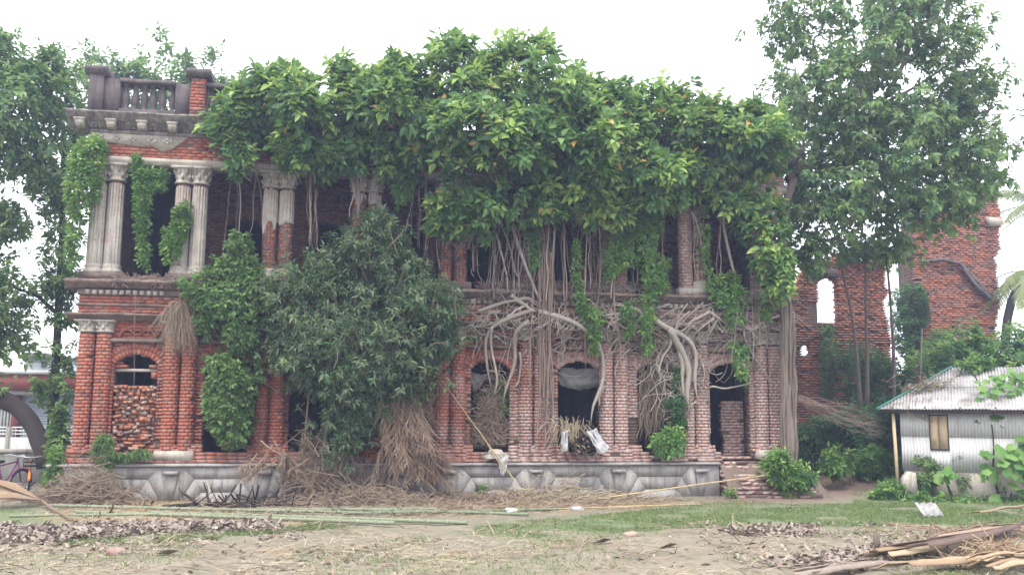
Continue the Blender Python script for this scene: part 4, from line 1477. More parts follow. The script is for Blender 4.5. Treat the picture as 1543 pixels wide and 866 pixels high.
limbs(tt, [(pp([(1185, 265, 0), (1215, 245, .2), (1260, 215, .3), (1330, 150, .4), (1370, 60, .4)], 0), .13, .05), (pp([(1215, 245, .2), (1280, 240, .5), (1380, 230, .6), (1470, 200, .6)], 0), .09, .03),
           (pp([(1260, 215, .3), (1290, 120, 0), (1280, 30, 0)], 0), .07, .03), (pp([(1200, 255, 0), (1210, 180, .2), (1190, 90, .2)], 0), .06, .02), (pp([(1280, 240, .5), (1340, 290, .4), (1380, 330, .3)], 0), .05, .02),
           (pp([(1330, 150, .4), (1400, 110, .3), (1450, 60, .3)], 0), .05, .02), (pp([(1380, 230, .6), (1440, 170, .5), (1510, 160, .4)], 0), .04, .015)], M['bark'], 14, 'limb', .05)

# ---------------------------------------------- trees at the left and behind
def tree(name, label, polys, y, tmax, n, k, L, trunk, mats=TREE, group=None, asp=.55, young=.2, **kw):
    base = trunk[0][0][-1]
    t = thing(name, label, 'tree', tuple(at(base[0], base[1], y)), group)
    for i, po in enumerate(polys):
        foliage(t, mats, po, y, tmax, n if np.isscalar(n) else n[i], k, L, asp, young=young, seed=int(abs(po[0][0] * 3 + po[0][1])) + i, **kw)
    for j, (pts, r0, r1) in enumerate(trunk):
        limbs(t, [(pp(pts, y), r0, r1)], M['bark_dark'], 12, 'trunk' if j == 0 else 'limb', .05)
    return t


tree('leafy_tree', 'big leafy tree with a thin dark trunk left of the mansion',
     [[(-30, 70), (0, 62), (12, 55), (25, 80), (60, 86), (95, 84), (122, 108), (132, 120), (133, 200), (120, 215), (104, 245), (98, 300), (108, 330), (100, 400), (108, 440), (100, 470), (82, 400), (90, 350), (70, 325), (55, 300), (30, 285), (-30, 270)],
      [(-30, 292), (20, 300), (48, 325), (40, 360), (15, 380), (-30, 370)], [(-30, 370), (10, 400), (50, 430), (58, 470), (38, 500), (52, 530), (25, 560), (-30, 520)], [(75, 410), (110, 430), (108, 500), (84, 500)], [(85, 520), (104, 540), (106, 600), (92, 640), (80, 600)]],
     4.0, 2.4, (1900, 240, 420, 130, 110), 7, .2, [([(95, 230), (92, 350), (90, 470), (88, 560), (82, 690)], .08, .14), ([(92, 300), (60, 220), (30, 130)], .1, .04), ([(92, 330), (110, 250), (105, 150)], .08, .03), ([(90, 480), (50, 450), (10, 440)], .06, .03)],
     gap=.36, gfreq=.7, young=.3, inner=.3)
tree('sapling_tree', 'pale thin topped trees rising behind the roof balustrade',
     [[(132, 180), (126, 80), (134, 64), (150, 88), (168, 104), (186, 112), (190, 92), (205, 96), (222, 96), (232, 58), (244, 52), (246, 80), (238, 100), (262, 110), (268, 90), (282, 92), (300, 102), (318, 86), (328, 84), (336, 110), (350, 122), (352, 180)]],
     14.0, 2.0, 900, 6, .26, [([(230, 110), (228, 180), (228, 420)], .05, .12), ([(270, 120), (262, 180)], .05, .1)], mats=[M['tree_leaf'], M['tree_light'], M['tree_leaf']], gap=.42, gfreq=.6, young=.45)
tree('leaning_tree', 'dark curved trunk of a leaning tree left of the mansion', [[(-90, 560), (-40, 540), (5, 575), (25, 600), (5, 612), (-60, 610)]], 2.2, .8, 160, 6, .18,
     [([(-30, 598), (0, 608), (28, 622), (48, 645), (62, 675), (74, 712)], .2, .27)])
tree('round_topped_tree', 'dark rounded tree standing between the two ruined walls', [[(1348, 430), (1360, 418), (1375, 418), (1386, 440), (1390, 500), (1375, 540), (1352, 520), (1344, 470)]], 9.0, .8, 520, 7, .16, [([(1370, 440), (1370, 540), (1370, 690)], .05, .1)], mats=[M['fig_dark'], M['tree_leaf'], M['fig_dark']], young=.05)
for (pts, lab) in (([(1262, 375), (1278, 440), (1290, 500), (1300, 620)], 'thin bare sapling leaning before the left ruin wall'), ([(1303, 345), (1304, 430), (1308, 520), (1310, 620)], 'straight pale sapling before the left ruin wall'),
                   ([(1333, 375), (1340, 440), (1347, 500), (1350, 620)], 'dark thin sapling at the edge of the left ruin wall')):
    t = thing('sapling', lab, 'sapling', tuple(at(pts[-1][0], 690, 3.5)), 'bare saplings before the ruin')
    limbs(t, [(pp(pts, 3.5), .03, .07)], M['bark'], 10, 'trunk', .02)
    foliage(t, TREE, [(pts[0][0] - 22, 352), (pts[0][0] + 22, 350), (pts[0][0] + 26, 385), (pts[0][0] - 10, 392)], 3.5, .5, 60, 6, .18, name='crown')
# ------------------------------------------------------------------ ground
def gpoly(l): return np.array([gnd(p[0], p[1])[:2] for p in l])


Z_GREEN = [gpoly(l) for l in ([(715, 800), (760, 790), (880, 778), (1000, 765), (1110, 752), (1200, 755), (1300, 752), (1420, 755), (1543, 765), (1543, 785), (1400, 782), (1250, 785), (1100, 787), (980, 795), (870, 803), (760, 812), (720, 808)],
                              [(90, 822), (180, 818), (300, 812), (420, 800), (470, 795), (520, 797), (420, 806), (330, 815), (200, 826), (100, 828)],
                              [(-40, 770), (60, 780), (120, 790), (60, 800), (-40, 800)],
                              [(1350, 862), (1420, 856), (1500, 862), (1560, 875), (1300, 875)],
                              [(1300, 735), (1543, 740), (1543, 765), (1300, 758)])]
Z_SOIL = [gpoly(l) for l in ([(1080, 748), (1120, 742), (1180, 728), (1200, 700), (1330, 700), (1350, 735), (1260, 745), (1150, 756), (1085, 757)], [(1210, 720), (1180, 640), (1370, 640), (1340, 715)])]
Z_STRAW = [gpoly(l) for l in ([(190, 762), (330, 765), (420, 780), (500, 790), (420, 797), (300, 800), (150, 795), (60, 790)], [(580, 755), (700, 750), (960, 752), (1080, 752), (900, 765), (720, 778), (620, 780)])]


def hgt(x, y):
    x, y = np.asarray(x, float), np.asarray(y, float)
    r = np.clip((x - 18.2) / 3.5, 0, 1) * np.clip((y + 1.8) / 4.0, 0, 1)
    s = r * r * (3 - 2 * r)
    return 0.42 * s - 0.0 * y


def zone(P, polys, soft):
    v = np.zeros(len(P))
    for po in polys:
        d, _ = edge_info(P, po)
        ins = inside(P, po)
        v = np.maximum(v, np.clip(0.5 + np.where(ins, d, -d) / soft, 0, 1))
    return v


xs = np.unique(np.r_[np.linspace(-900, -60, 10), np.linspace(-60, -6, 20), np.arange(-6, 27, .16), np.linspace(27, 80, 20), np.linspace(80, 900, 10)])
ys = np.unique(np.r_[np.linspace(-200, -24, 12), np.arange(-24, 6, .16), np.linspace(6, 60, 25), np.linspace(60, 1500, 12)])
GX, GY = np.meshgrid(xs, ys)
gx, gy = GX.ravel(), GY.ravel()
P3 = np.c_[gx, gy, np.zeros(len(gx))]
nearm = (np.abs(gx - 10) < 20) & (gy > -25) & (gy < 10)
gz = hgt(gx, gy) + np.where(nearm & ~((gx > XL - .6) & (gx < XR + .3) & (gy > -.55)), 0.05 * (vnoise(P3, .55, 4) - .5) + 0.03 * (vnoise(P3, 2.1, 5) - .5), 0)
nx, ny = len(xs), len(ys)
ii = (np.arange(ny - 1)[:, None] * nx + np.arange(nx - 1)[None]).ravel()
me = np_mesh('ground', np.c_[gx, gy, gz], np.c_[ii, ii + 1, ii + 1 + nx, ii + nx], M['ground'], smooth=True)
Q2 = np.c_[gx, gy]
nz = 0.55 * vnoise(P3, 1.1, 7) + 0.45 * vnoise(P3, 4.2, 8)
zg = np.clip((zone(Q2, Z_GREEN, 1.6) + (nz - .5) * 1.7) * 1.6 - .45, 0, 1) * (zone(Q2, Z_GREEN, 1.6) > .02)
far = np.clip((gy - 8) / 10, 0, 1)
zg = np.maximum(zg, far * .8)
zs_ = np.clip((zone(Q2, Z_SOIL, 1.0) + (nz - .5) * 1.2) * 1.4 - .25, 0, 1)
zt = np.clip((zone(Q2, Z_STRAW, 0.9) + (nz - .5) * 1.4) * 1.3 - .25, 0, 1)
at_ = me.color_attributes.new('zone', 'FLOAT_COLOR', 'POINT')
at_.data.foreach_set('color', np.c_[zg, zs_, zt, np.ones(len(gx))].astype(np.float32).ravel())
go = link('ground', me)
go['kind'] = 'structure'


def gz_at(x, y): return hgt(x, y)


# grass blades, straw litter, fallen leaves
def scatter_in(poly_px, n, seed=3, thr=.35, fr=1.3):
    po = gpoly(poly_px)
    lo, hi = po.min(0), po.max(0)
    Q = lo + RNG.random((n * 3, 2)) * (hi - lo)
    Q = Q[inside(Q, po)]
    k = vnoise(np.c_[Q, np.zeros(len(Q))], fr, seed) > thr
    Q = Q[k][:n]
    return np.c_[Q, gz_at(Q[:, 0], Q[:, 1])]


BLADE = np.array([[0, -.5, 0], [0, .5, 0], [.55, .35, 0], [1, 0, 0], [.55, -.35, 0]])
BLADEF = np.array([[0, 1, 2, 4], [4, 2, 3, 3]])
QUAD = np.array([[0, -.5, 0], [.5, -.5, .12], [1, -.3, 0], [1, .3, .05], [.5, .5, -.05], [0, .5, .04]])
QUADF = np.array([[0, 1, 4, 5], [1, 2, 3, 4]])
STRAW = np.array([[0, -.5, 0], [.5, -.5, .04], [1, -.3, 0], [1, .3, .0], [.5, .5, .045], [0, .5, .005]])
TRIB = np.array([[0, -.5, 0], [0, .5, 0], [.6, .3, 0.05], [.6, -.3, 0.05], [1, 0, -.05], [1, 0.01, -.05]])
TRIBF = np.array([[0, 1, 2, 3], [3, 2, 5, 4]])


def blades(name, P, L, W, mat, lean=.6, T=TRIB, TF=TRIBF, parent=None):
    n = len(P)
    a = RNG.uniform(0, 2 * PI, n)
    up = np.clip(RNG.normal(lean, .25, n), .05, 1)
    D = np.c_[np.cos(a) * (1 - up), np.sin(a) * (1 - up), up]
    Nn = np.c_[np.cos(a + .3), np.sin(a + .3), np.full(n, .4)]
    Ls = L * RNG.uniform(.5, 1.3, n)
    Fr = leaf_frames(P, D, Nn, Ls, np.full(n, W) * RNG.uniform(.7, 1.3, n))
    o = leaves_mesh(name, P, Fr, [mat], np.zeros(n, int), parent, 'stuff', T, TF)
    return o


def litter(name, P, L, W, mat, flat=.2, lift=.02, T=QUAD, TF=QUADF, parent=None):
    n = len(P)
    a = RNG.uniform(0, 2 * PI, n)
    D = np.c_[np.cos(a), np.sin(a), RNG.normal(0, flat, n)]
    Nn = np.c_[RNG.normal(0, flat * 1.5, (n, 2)), np.ones(n)]
    Ls = L * RNG.uniform(.4, 1.5, n)
    P = P + np.c_[np.zeros((n, 2)), np.full(n, lift) + RNG.uniform(0, .02, n)]
    Fr = leaf_frames(P, D, Nn, Ls, W * RNG.uniform(.6, 1.4, n))
    return leaves_mesh(name, P, Fr, [mat], np.zeros(n, int), parent, 'stuff', T, TF)


def tagged(o, label, cat): return _tag(o, label, cat)


gp = np.concatenate([scatter_in([(700, 800), (760, 788), (880, 776), (1000, 763), (1110, 750), (1200, 755), (1300, 752), (1420, 755), (1560, 765), (1560, 788), (1400, 784), (1250, 787), (1100, 790), (980, 797), (870, 805), (760, 815)], 26000, thr=.3),
                     scatter_in([(80, 824), (180, 818), (300, 812), (420, 800), (480, 793), (530, 797), (420, 808), (330, 817), (200, 828), (100, 830)], 5000, thr=.3),
                     scatter_in([(-40, 768), (60, 780), (120, 790), (60, 802), (-40, 802)], 2500),
                     scatter_in([(1300, 866), (1420, 856), (1500, 862), (1560, 878), (1280, 878)], 3000),
                     scatter_in([(1290, 735), (1560, 738), (1560, 768), (1290, 760)], 7000, thr=.2),
                     scatter_in([(-50, 800), (1600, 790), (1600, 880), (-50, 880)], 9000, thr=.5, fr=.8)])
_tag(blades('grass', gp, .075, .012, M['grass'], .45), 'short green grass growing in patches across the yard', 'grass')
sp = scatter_in([(-50, 800), (400, 800), (800, 800), (1600, 780), (1600, 885), (-50, 885)], 7000, thr=.45, fr=.9)
sp = np.concatenate([sp, scatter_in([(560, 752), (700, 748), (960, 752), (1090, 755), (900, 768), (720, 782), (600, 785)], 3800, thr=.1), scatter_in([(60, 765), (330, 765), (500, 788), (420, 800), (150, 798), (40, 795)], 2600, thr=.15)])
_tag(litter('straw_litter', sp, .17, .009, M['straw'], .12, .015, STRAW), 'pale dry straw strewn over the bare yard', 'straw')
sp = np.concatenate([scatter_in([(560, 752), (700, 748), (960, 750), (1060, 750), (900, 765), (720, 778), (600, 782)], 2600, thr=.1), scatter_in([(100, 745), (330, 755), (600, 760), (600, 785), (400, 790), (80, 780)], 1700, thr=.1),
                     scatter_in([(-50, 795), (1600, 780), (1600, 885), (-50, 885)], 1600, thr=.5)])
_tag(litter('twig_litter', sp, .35, .014, M['dry_twig'], .25, .03, STRAW), 'brown twigs and stalks lying along the foot of the plinth', 'twigs')
for lab, poly, n, L in (('long windrow of curled dry leaves in the left foreground', [(-30, 800), (60, 808), (130, 800), (210, 798), (330, 795), (425, 797), (425, 806), (330, 808), (220, 814), (130, 822), (90, 830), (-30, 828)], 2500, .12),
                        ('short drift of dry leaves in the yard at the right', [(1090, 795), (1150, 790), (1235, 790), (1235, 801), (1150, 802), (1095, 803)], 380, .11),
                        ('scatter of broken bark and dry chips before the palm debris', [(1150, 842), (1250, 832), (1330, 815), (1400, 815), (1380, 835), (1300, 850), (1160, 850)], 700, .12)):
    p = scatter_in(poly, n, thr=.22, fr=2.2)
    p[:, 2] += RNG.random(len(p)) * .06
    _tag(litter('dry_leaf_litter', p, L, .045, M['dry_leaf'], .5, .02), lab, 'dry leaves')

p = np.concatenate([scatter_in([(-40, 790), (430, 788), (470, 815), (100, 845), (-40, 845)], 700, thr=.35), scatter_in([(1050, 785), (1300, 780), (1420, 800), (1330, 830), (1150, 858), (1060, 815)], 420, thr=.4), scatter_in([(-50, 800), (1600, 790), (1600, 885), (-50, 885)], 260, thr=.3)])
_tag(litter('dry_leaf_litter', p, .1, .04, M['dry_leaf'], .35, .01), 'single dry leaves strewn thinly over the whole yard', 'dry leaves')
pb = np.concatenate([scatter_in([(-50, 800), (1600, 790), (1600, 885), (-50, 885)], 420, thr=.3), scatter_in([(1050, 745), (1200, 730), (1210, 750), (1060, 758)], 160, thr=.2)])
b = MB()
for q in pb:
    r = RNG.uniform(.008, .03)
    b.box(q[0] - r, q[0] + r, q[1] - r * .8, q[1] + r * .8, q[2] - r, q[2] + r * .7, r * .35)
_tag(b.build('pebbles', M['soil']), 'small brick crumbs and pebbles scattered over the yard', 'pebbles', None, 'stuff')

# ------------------------------------------------------------------ shrubs, weeds
def shrub(label, polys, y, t, n, k, L, mats, asp=.5, name='shrub', cat='shrub', group=None, base=None, stem=True, **kw):
    kw = {**dict(ragged=.8, gap=.3, gfreq=1.6), **kw}
    po = polys[0]
    xm = np.mean([p[0] for p in po])
    yb = max(p[1] for p in po)
    s = thing(name, label, cat, tuple(at(xm, yb, y)), group)
    for i, q in enumerate(polys):
        foliage(s, mats, q, y, t, n if np.isscalar(n) else n[i], k, L, asp, name='foliage', seed=int(q[0][0] + q[0][1]) % 991, **kw)
    if stem:
        yt = min(p[1] for p in po)
        bs = at(xm, yb, y)
        bs[2] = min(bs[2], float(hgt(bs[0], y)))
        b = MB()
        for q in range(4):
            tp_ = at(xm + RNG.uniform(-.3, .3) * (max(p[0] for p in po) - xm), yt + .35 * (yb - yt), y)
            b.tube(wob([bs + [RNG.normal(0, .04), 0, -.05], (bs + tp_) / 2 + RNG.normal(0, .05, 3), tp_], 7, .02), np.linspace(.02, .008, 7), 5)
        b.build('stem', M['dry_twig'], s, smooth=True)
    return s


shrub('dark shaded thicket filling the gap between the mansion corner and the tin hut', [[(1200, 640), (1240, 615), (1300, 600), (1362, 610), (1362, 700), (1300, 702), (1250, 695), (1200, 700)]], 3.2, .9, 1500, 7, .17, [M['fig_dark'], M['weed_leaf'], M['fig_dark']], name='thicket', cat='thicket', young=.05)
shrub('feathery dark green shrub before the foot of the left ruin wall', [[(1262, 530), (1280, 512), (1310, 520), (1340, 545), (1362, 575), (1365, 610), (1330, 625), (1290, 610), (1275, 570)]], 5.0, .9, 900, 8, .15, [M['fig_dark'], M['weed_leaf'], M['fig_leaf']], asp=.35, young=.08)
shrub('light green leafy shrub rising behind the hut roof', [[(1345, 580), (1350, 545), (1385, 530), (1400, 505), (1440, 495), (1460, 480), (1490, 500), (1500, 530), (1470, 552), (1430, 562), (1390, 580)]], 4.0, .8, 700, 7, .2, WEED, young=.3)
shrub('tall leafy shrub at the right frame edge behind the hut', [[(1490, 560), (1495, 505), (1520, 480), (1570, 470), (1580, 590), (1520, 600)]], 2.6, .8, 420, 7, .22, WEED, young=.25)
shrub('bush growing out of the brick steps by the mansion corner', [[(1150, 682), (1175, 672), (1200, 690), (1228, 705), (1228, 728), (1195, 735), (1160, 712)]], -1.2, .45, 420, 6, .15, WEED, young=.3)
shrub('round leafy bush beside the path left of the hut', [[(1290, 690), (1305, 672), (1340, 672), (1362, 690), (1362, 705), (1330, 712), (1295, 708)]], 1.2, .6, 620, 6, .13, [M['weed_leaf'], M['vine_leaf'], M['fig_dark']], young=.2)
shrub('low bush at the corner of the hut in front of its post', [[(1312, 740), (1325, 722), (1350, 712), (1366, 720), (1366, 750), (1330, 755)]], -1.6, .45, 560, 6, .11, WEED, young=.2)
shrub('small weed with broad leaves on the bare path', [[(1240, 700), (1245, 670), (1262, 662), (1276, 675), (1272, 705), (1255, 712)]], .6, .3, 110, 6, .18, WEED, young=.2, name='weed', cat='weed')
shrub('single upright banana like sprout on the path', [[(1278, 695), (1278, 672), (1284, 670), (1287, 695)]], .8, .1, 16, 5, .28, [M['vine_leaf'], M['fig_young'], M['vine_leaf']], name='weed', cat='weed', young=.2, up=2.)
shrub('low weeds along the foot of the hut', [[(1365, 745), (1400, 735), (1470, 738), (1543, 730), (1560, 760), (1480, 765), (1400, 762)]], -2.2, .5, 520, 6, .13, WEED, young=.3, name='weed', cat='weed', stem=False)
shrub('grey green bush against the hut wall under the shutters', [[(1372, 720), (1372, 690), (1390, 675), (1412, 690), (1415, 722), (1395, 730)]], -1.7, .3, 240, 6, .12, [M['tree_leaf'], M['tree_light'], M['tree_leaf']], young=.3)
shrub('wispy dark stemmed bush against the hut wall', [[(1440, 720), (1442, 675), (1455, 662), (1470, 680), (1475, 725), (1455, 735)]], -1.7, .25, 130, 6, .09, [M['tree_leaf'], M['tree_light'], M['tree_leaf']], young=.3)
shrub('bright green bush growing from the sill of the third arched window', [[(985, 672), (992, 648), (1005, 638), (1025, 640), (1032, 660), (1030, 680), (1000, 682)]], -.55, .35, 300, 7, .14, VINE, young=.3, stem=False)
shrub('dark ivy low on the left jamb of the broken doorway', [[(1005, 600), (1030, 590), (1035, 640), (1020, 650)], [(1015, 550), (1022, 545), (1024, 600), (1016, 600)]], -.3, .2, (110, 30), 6, .12, [M['fig_dark'], M['weed_leaf'], M['fig_dark']], stem=False, name='ivy', cat='ivy')
shrub('drooping fern like weed on the base of the left corner', [[(140, 690), (152, 660), (172, 660), (180, 685), (175, 712), (160, 705), (148, 698)], [(178, 690), (225, 680), (232, 695), (190, 700)]], -.55, .2, (230, 80), 7, .13, [M['tree_leaf'], M['vine_leaf'], M['tree_leaf']], asp=.2, young=.2, stem=False, name='fern', cat='fern', droop=.9)
shrub('bush of weeds between the bicycles and the mansion corner', [[(72, 742), (78, 705), (90, 680), (100, 690), (104, 730), (95, 752)]], -.3, .35, 240, 7, .14, WEED, asp=.3, young=.2)
shrub('leafy shrub beside the curved trunk at the left corner', [[(78, 690), (82, 630), (95, 615), (105, 640), (104, 690), (92, 705)]], .8, .4, 260, 6, .15, TREE, young=.25)
for lab, po in (('tiny green plant rooted in the plinth below the fifth columns', [(720, 745), (722, 733), (732, 730), (734, 745)]), ('small weed at the foot of the brick steps', [(1092, 742), (1098, 728), (1112, 728), (1114, 745)]),
                ('small fern by the dry frond heap', [(655, 712), (660, 703), (674, 708), (672, 716)])):
    shrub(lab, [po], -.75 if po[0][0] < 1000 else -1.25, .12, 22, 5, .1, WEED, name='weed', cat='weed', stem=False)


# big-leaved plant at the right: every leaf is an object
def big_leaf_mesh():
    n = 10
    V = [(0, 0, 0)]
    for k in range(n):
        a = -2.5 + 5.0 * k / (n - 1)
        r = (0.42 + 0.16 * abs(math.sin(k * 1.57 + .3))) * (1 - .12 * abs(a))
        V.append((.42 + r * math.cos(a), r * math.sin(a) * 1.1, .05 * math.sin(k * 2.) - .1 * r))
    V.append((.42, 0, .03))
    F = [[len(V) - 1, i, i + 1] for i in range(1, n)] + [[len(V) - 1, n, 0], [len(V) - 1, 0, 1]]
    return np.array(V), np.array(F)


BV, BF = big_leaf_mesh()
BLM = np_mesh('broad_leaf', BV, BF, M['weed_leaf'], smooth=True)


def broad_plant(label, poly, y, n, L, stems, t=.5):
    s = thing('broad_leaved_plant', label, 'plant', tuple(at(poly[0][0], 745, y)))
    P, N = hull_points(poly, y, t, n, inner=.35, seed=int(poly[0][0]), front=.8)
    for p, nn in zip(P, N):
        d = unit(np.array([RNG.normal(0, .5), -.4 + RNG.normal(0, .3), -.55]))
        up = unit(nn * .5 + np.array([0, -.5, .7]) + RNG.normal(0, .25, 3))
        f = leaf_frames(p[None], d[None], up[None], np.array([L * RNG.uniform(.7, 1.2)]), np.array([L * RNG.uniform(.7, 1.1)]))[0]
        o = bpy.data.objects.new('leaf', BLM)
        COL.objects.link(o)
        o.matrix_basis = Matrix(((*f[0], p[0]), (*f[1], p[1]), (*f[2], p[2]), (0, 0, 0, 1)))
        attach(o, s)
    limbs(s, [(pp(st, y + .1), .035, .015) for st in stems], M['bark_dark'], 10, 'stem', .03)
    return s


broad_plant('broad leaved plant with dark stems before the right end of the hut wall', [(1462, 700), (1480, 672), (1510, 650), (1560, 640), (1580, 760), (1520, 765), (1490, 750), (1500, 715)], -2.4, 110, .33, [[(1530, 765), (1520, 700), (1512, 640)], [(1515, 765), (1500, 700), (1496, 630)], [(1540, 765), (1535, 700), (1545, 640)]])
broad_plant('taller broad leaved plant whose crown hangs over the hut roof', [(1468, 595), (1480, 560), (1500, 545), (1530, 540), (1580, 540), (1580, 660), (1550, 655), (1535, 615), (1510, 640), (1490, 640), (1470, 622)], -1.95, 130, .27, [[(1502, 700), (1498, 650), (1490, 600), (1478, 565), (1462, 545)], [(1520, 690), (1522, 600), (1530, 560)]])
sh = shrub('bare twigged branch arching over the hut roof', [[(1440, 540), (1470, 520), (1500, 530), (1490, 550), (1455, 552)]], -.6, .3, 60, 6, .16, WEED, stem=False, name='branch', cat='branch')
limbs(sh, [(pp([(1475, 640), (1470, 600), (1462, 570), (1440, 545)], -.6), .02, .01), (pp([(1462, 572), (1430, 578), (1395, 570), (1360, 552)], -.6), .014, .006), (pp([(1468, 600), (1500, 560), (1535, 545)], -.6), .014, .006), (pp([(1440, 560), (1480, 530), (1500, 520)], -.6), .01, .006)], M['bark_dark'], 10, 'limb', .03)
broad_plant('young broad leaved plant standing before the shutters', [(1418, 705), (1425, 680), (1440, 682), (1442, 705), (1432, 720)], -2.3, 7, .3, [[(1440, 745), (1430, 720), (1425, 695)]], .2)

# ------------------------------------------------------------------ ruined walls at the right
def far_wall(name, label, y, depth, x0f_px, x1f_px, ztop_px, zbot_px, ops, top_noise=.5):
    zt = float(at(*ztop_px, y)[2])
    zb = -0.2
    t = thing(name, label, 'ruin', tuple(at(x0f_px(500), zbot_px, y)), 'ruined brick walls')
    pz = lambda z: zbot_px + (ztop_px[1] - zbot_px) * (z - float(at(ztop_px[0], zbot_px, y)[2])) / (zt - float(at(ztop_px[0], zbot_px, y)[2]))
    X0 = lambda z: float(at(x0f_px(pz(z)), pz(z), y)[0]) + .10 * vnoise([[z * 2.3, y, 0]], 1, 3)[0]
    X1 = lambda z: float(at(x1f_px(pz(z)), pz(z), y)[0]) + .25 * (vnoise([[z * 2.0, y, 3]], 1.4, 4)[0] - .5)
    o2 = []
    for (a, b, zt_, zb_) in ops:
        za, zbb = float(at(a, zb_, y)[2]), float(at(a, zt_, y)[2])
        o2.append(arch_op(float(at(a, zt_, y)[0]), float(at(b, zt_, y)[0]), za, zbb - .18, zbb))
    drop = lambda x, z: vnoise([[x, y, z]], .9, 6)[0] > .8 or (z > zt - top_noise * 2.2 * vnoise([[x, y, 0]], 1.2, 2)[0])
    B, Mo = brick_rows(X0, X1, zb, zt, o2, y, depth, .02, drop, .25, .09)
    Mo = [m for m in Mo if m[4] < zt - top_noise * 1.5]
    w = MB().boxes([(m[0] + .05, m[1] - .05, m[2] + .04, m[3], m[4], m[5]) for m in Mo], 0).build('wall', M['mortar'], t)
    B = [(b[0] + .012, b[1] - .012, b[2] + RNG.uniform(-.03, .02), b[3] + .14, b[4] + .006, b[5] - .006) for b in B]
    s = sorted(B, key=lambda b: abs((b[4]) - 4.5))
    for b in s[:220]: brick_part(b, w, M['brick_far'])
    _tag(MB().boxes(s[220:], .012).build('brickwork', M['brick_far'], w), kind='stuff')
    return t


ip = np.interp
lw = far_wall('ruined_wall', 'crumbling brick wall with a tall open window slit beside the big tree', 6.5, 0.35, lambda p: ip(p, [380, 440, 520, 600], [1218, 1193, 1192, 1192]), lambda p: ip(p, [360, 380, 450, 520, 600], [1305, 1336, 1335, 1345, 1352]), (1290, 362), 700,
              [(1233, 1260, 412, 480), (1210, 1222, 514, 530)], .4)
rw = far_wall('ruined_wall', 'tall broken brick tower wall at the far right under the branches', 8.5, 1.3, lambda p: ip(p, [270, 300, 330, 400, 460, 500, 560], [1478, 1472, 1381, 1379, 1382, 1390, 1392]), lambda p: ip(p, [270, 300, 320, 400, 500, 560], [1490, 1508, 1508, 1503, 1505, 1508]), (1483, 266), 700, [], .06)
# sloping string course, hanging plaster
b = MB()
b.tube(pp([(1385, 386), (1420, 383), (1445, 388), (1462, 404), (1480, 425), (1500, 440)], 8.35), [.06, .08, .08, .09, .1, .09], 6)
b.tube(pp([(1452, 396), (1470, 420), (1490, 438), (1503, 445)], 8.3), [.05, .08, .1, .1], 6)
b.build('string_course', M['dark_stone'], rw)
b = MB()
b.prism([(float(at(x, z, 8.4)[0]), float(at(x, z, 8.4)[2])) for x, z in ((1484, 318), (1505, 320), (1508, 330), (1490, 332))], 8.3, 8.5)
b.build('plaster_patch', M['plaster'], rw)
b = MB()
b.prism([(float(at(x, z, 6.4)[0]), float(at(x, z, 6.4)[2])) for x, z in ((1226, 414), (1230, 396), (1262, 398), (1262, 412), (1250, 410), (1238, 416))], 6.42, 6.6)
b.build('plaster_patch', M['dark_stone'], lw)
shrub('vine hanging down the left ruin wall beside the window slit', [[(1237, 485), (1256, 480), (1260, 520), (1256, 600), (1240, 600), (1236, 540)]], 6.2, .25, 330, 6, .11, [M['tree_leaf'], M['weed_leaf'], M['fig_dark']], stem=False, name='creeper', cat='creeper')
shrub('weeds growing along the broken crown of the left ruin wall', [[(1262, 380), (1285, 362), (1335, 352), (1340, 400), (1310, 395), (1290, 390), (1265, 395)]], 6.6, .5, 240, 6, .16, [M['weed_leaf'], M['tree_light'], M['tree_leaf']], stem=False)
shrub('low shrubs at the foot of the far right ruin wall', [[(1390, 520), (1400, 490), (1420, 485), (1440, 510), (1430, 560), (1395, 560)]], 7.2, .4, 260, 7, .18, [M['tree_leaf'], M['weed_leaf'], M['fig_dark']], stem=False)

# ------------------------------------------------------------------ coconut palm at the right edge
pm_ = thing('coconut_palm', 'coconut palm with grey green fronds at the right edge behind the ruin', 'palm', tuple(at(1585, 700, 10)))
pc = at(1572, 300, 10.0)
MB().tube(wob([at(1580, 720, 10.0), at(1585, 500, 10.0), pc], 14, .02), np.linspace(.24, .17, 14), 10).build('trunk', M['bark'], pm_, smooth=True)


def frond(parent, p0, d, ln, sag, mat, name='frond', wl=.7, nl=46, stiff=.35, rad=.03, hang=.9, lw=.022, jit=.05):
    d = unit(np.array(d, float))
    t = np.linspace(0, 1, 14)
    P = p0 + d * (ln * t)[:, None] + np.array([0, 0, -1.]) * (sag * t ** 2)[:, None]
    b = MB()
    b.tube(P, np.linspace(rad, .006, 14), 5)
    T = np.gradient(P, axis=0)
    for k in range(nl):
        q = 0.12 + .88 * k / nl
        c = np.array([np.interp(q, t, P[:, i]) for i in range(3)])
        tt = unit(np.array([np.interp(q, t, T[:, i]) for i in range(3)]))
        s = unit(np.cross(tt, [0, 0, 1.]))
        L = wl * math.sin(PI * (.15 + .8 * q)) ** .7
        for sg in (-1, 1):
            e = unit(tt * stiff + RNG.normal(0, jit, 3) + sg * s * .8 + np.array([0, 0, -hang]) * RNG.uniform(.5, 1.2)) * L * RNG.uniform(.8, 1.1)
            m = c + e * .5 + np.array([0, 0, .08 * L])
            w = np.cross(unit(e), unit(np.cross(e, s * sg) + 1e-6)) * lw * RNG.uniform(.7, 1.3)
            b.add([c - w, c + w, m + w, m - w, c + e, c + e + w * .1], [np.array([[0, 1, 2, 3], [3, 2, 5, 4]])])
    o = b.build(name, mat, parent)
    return o


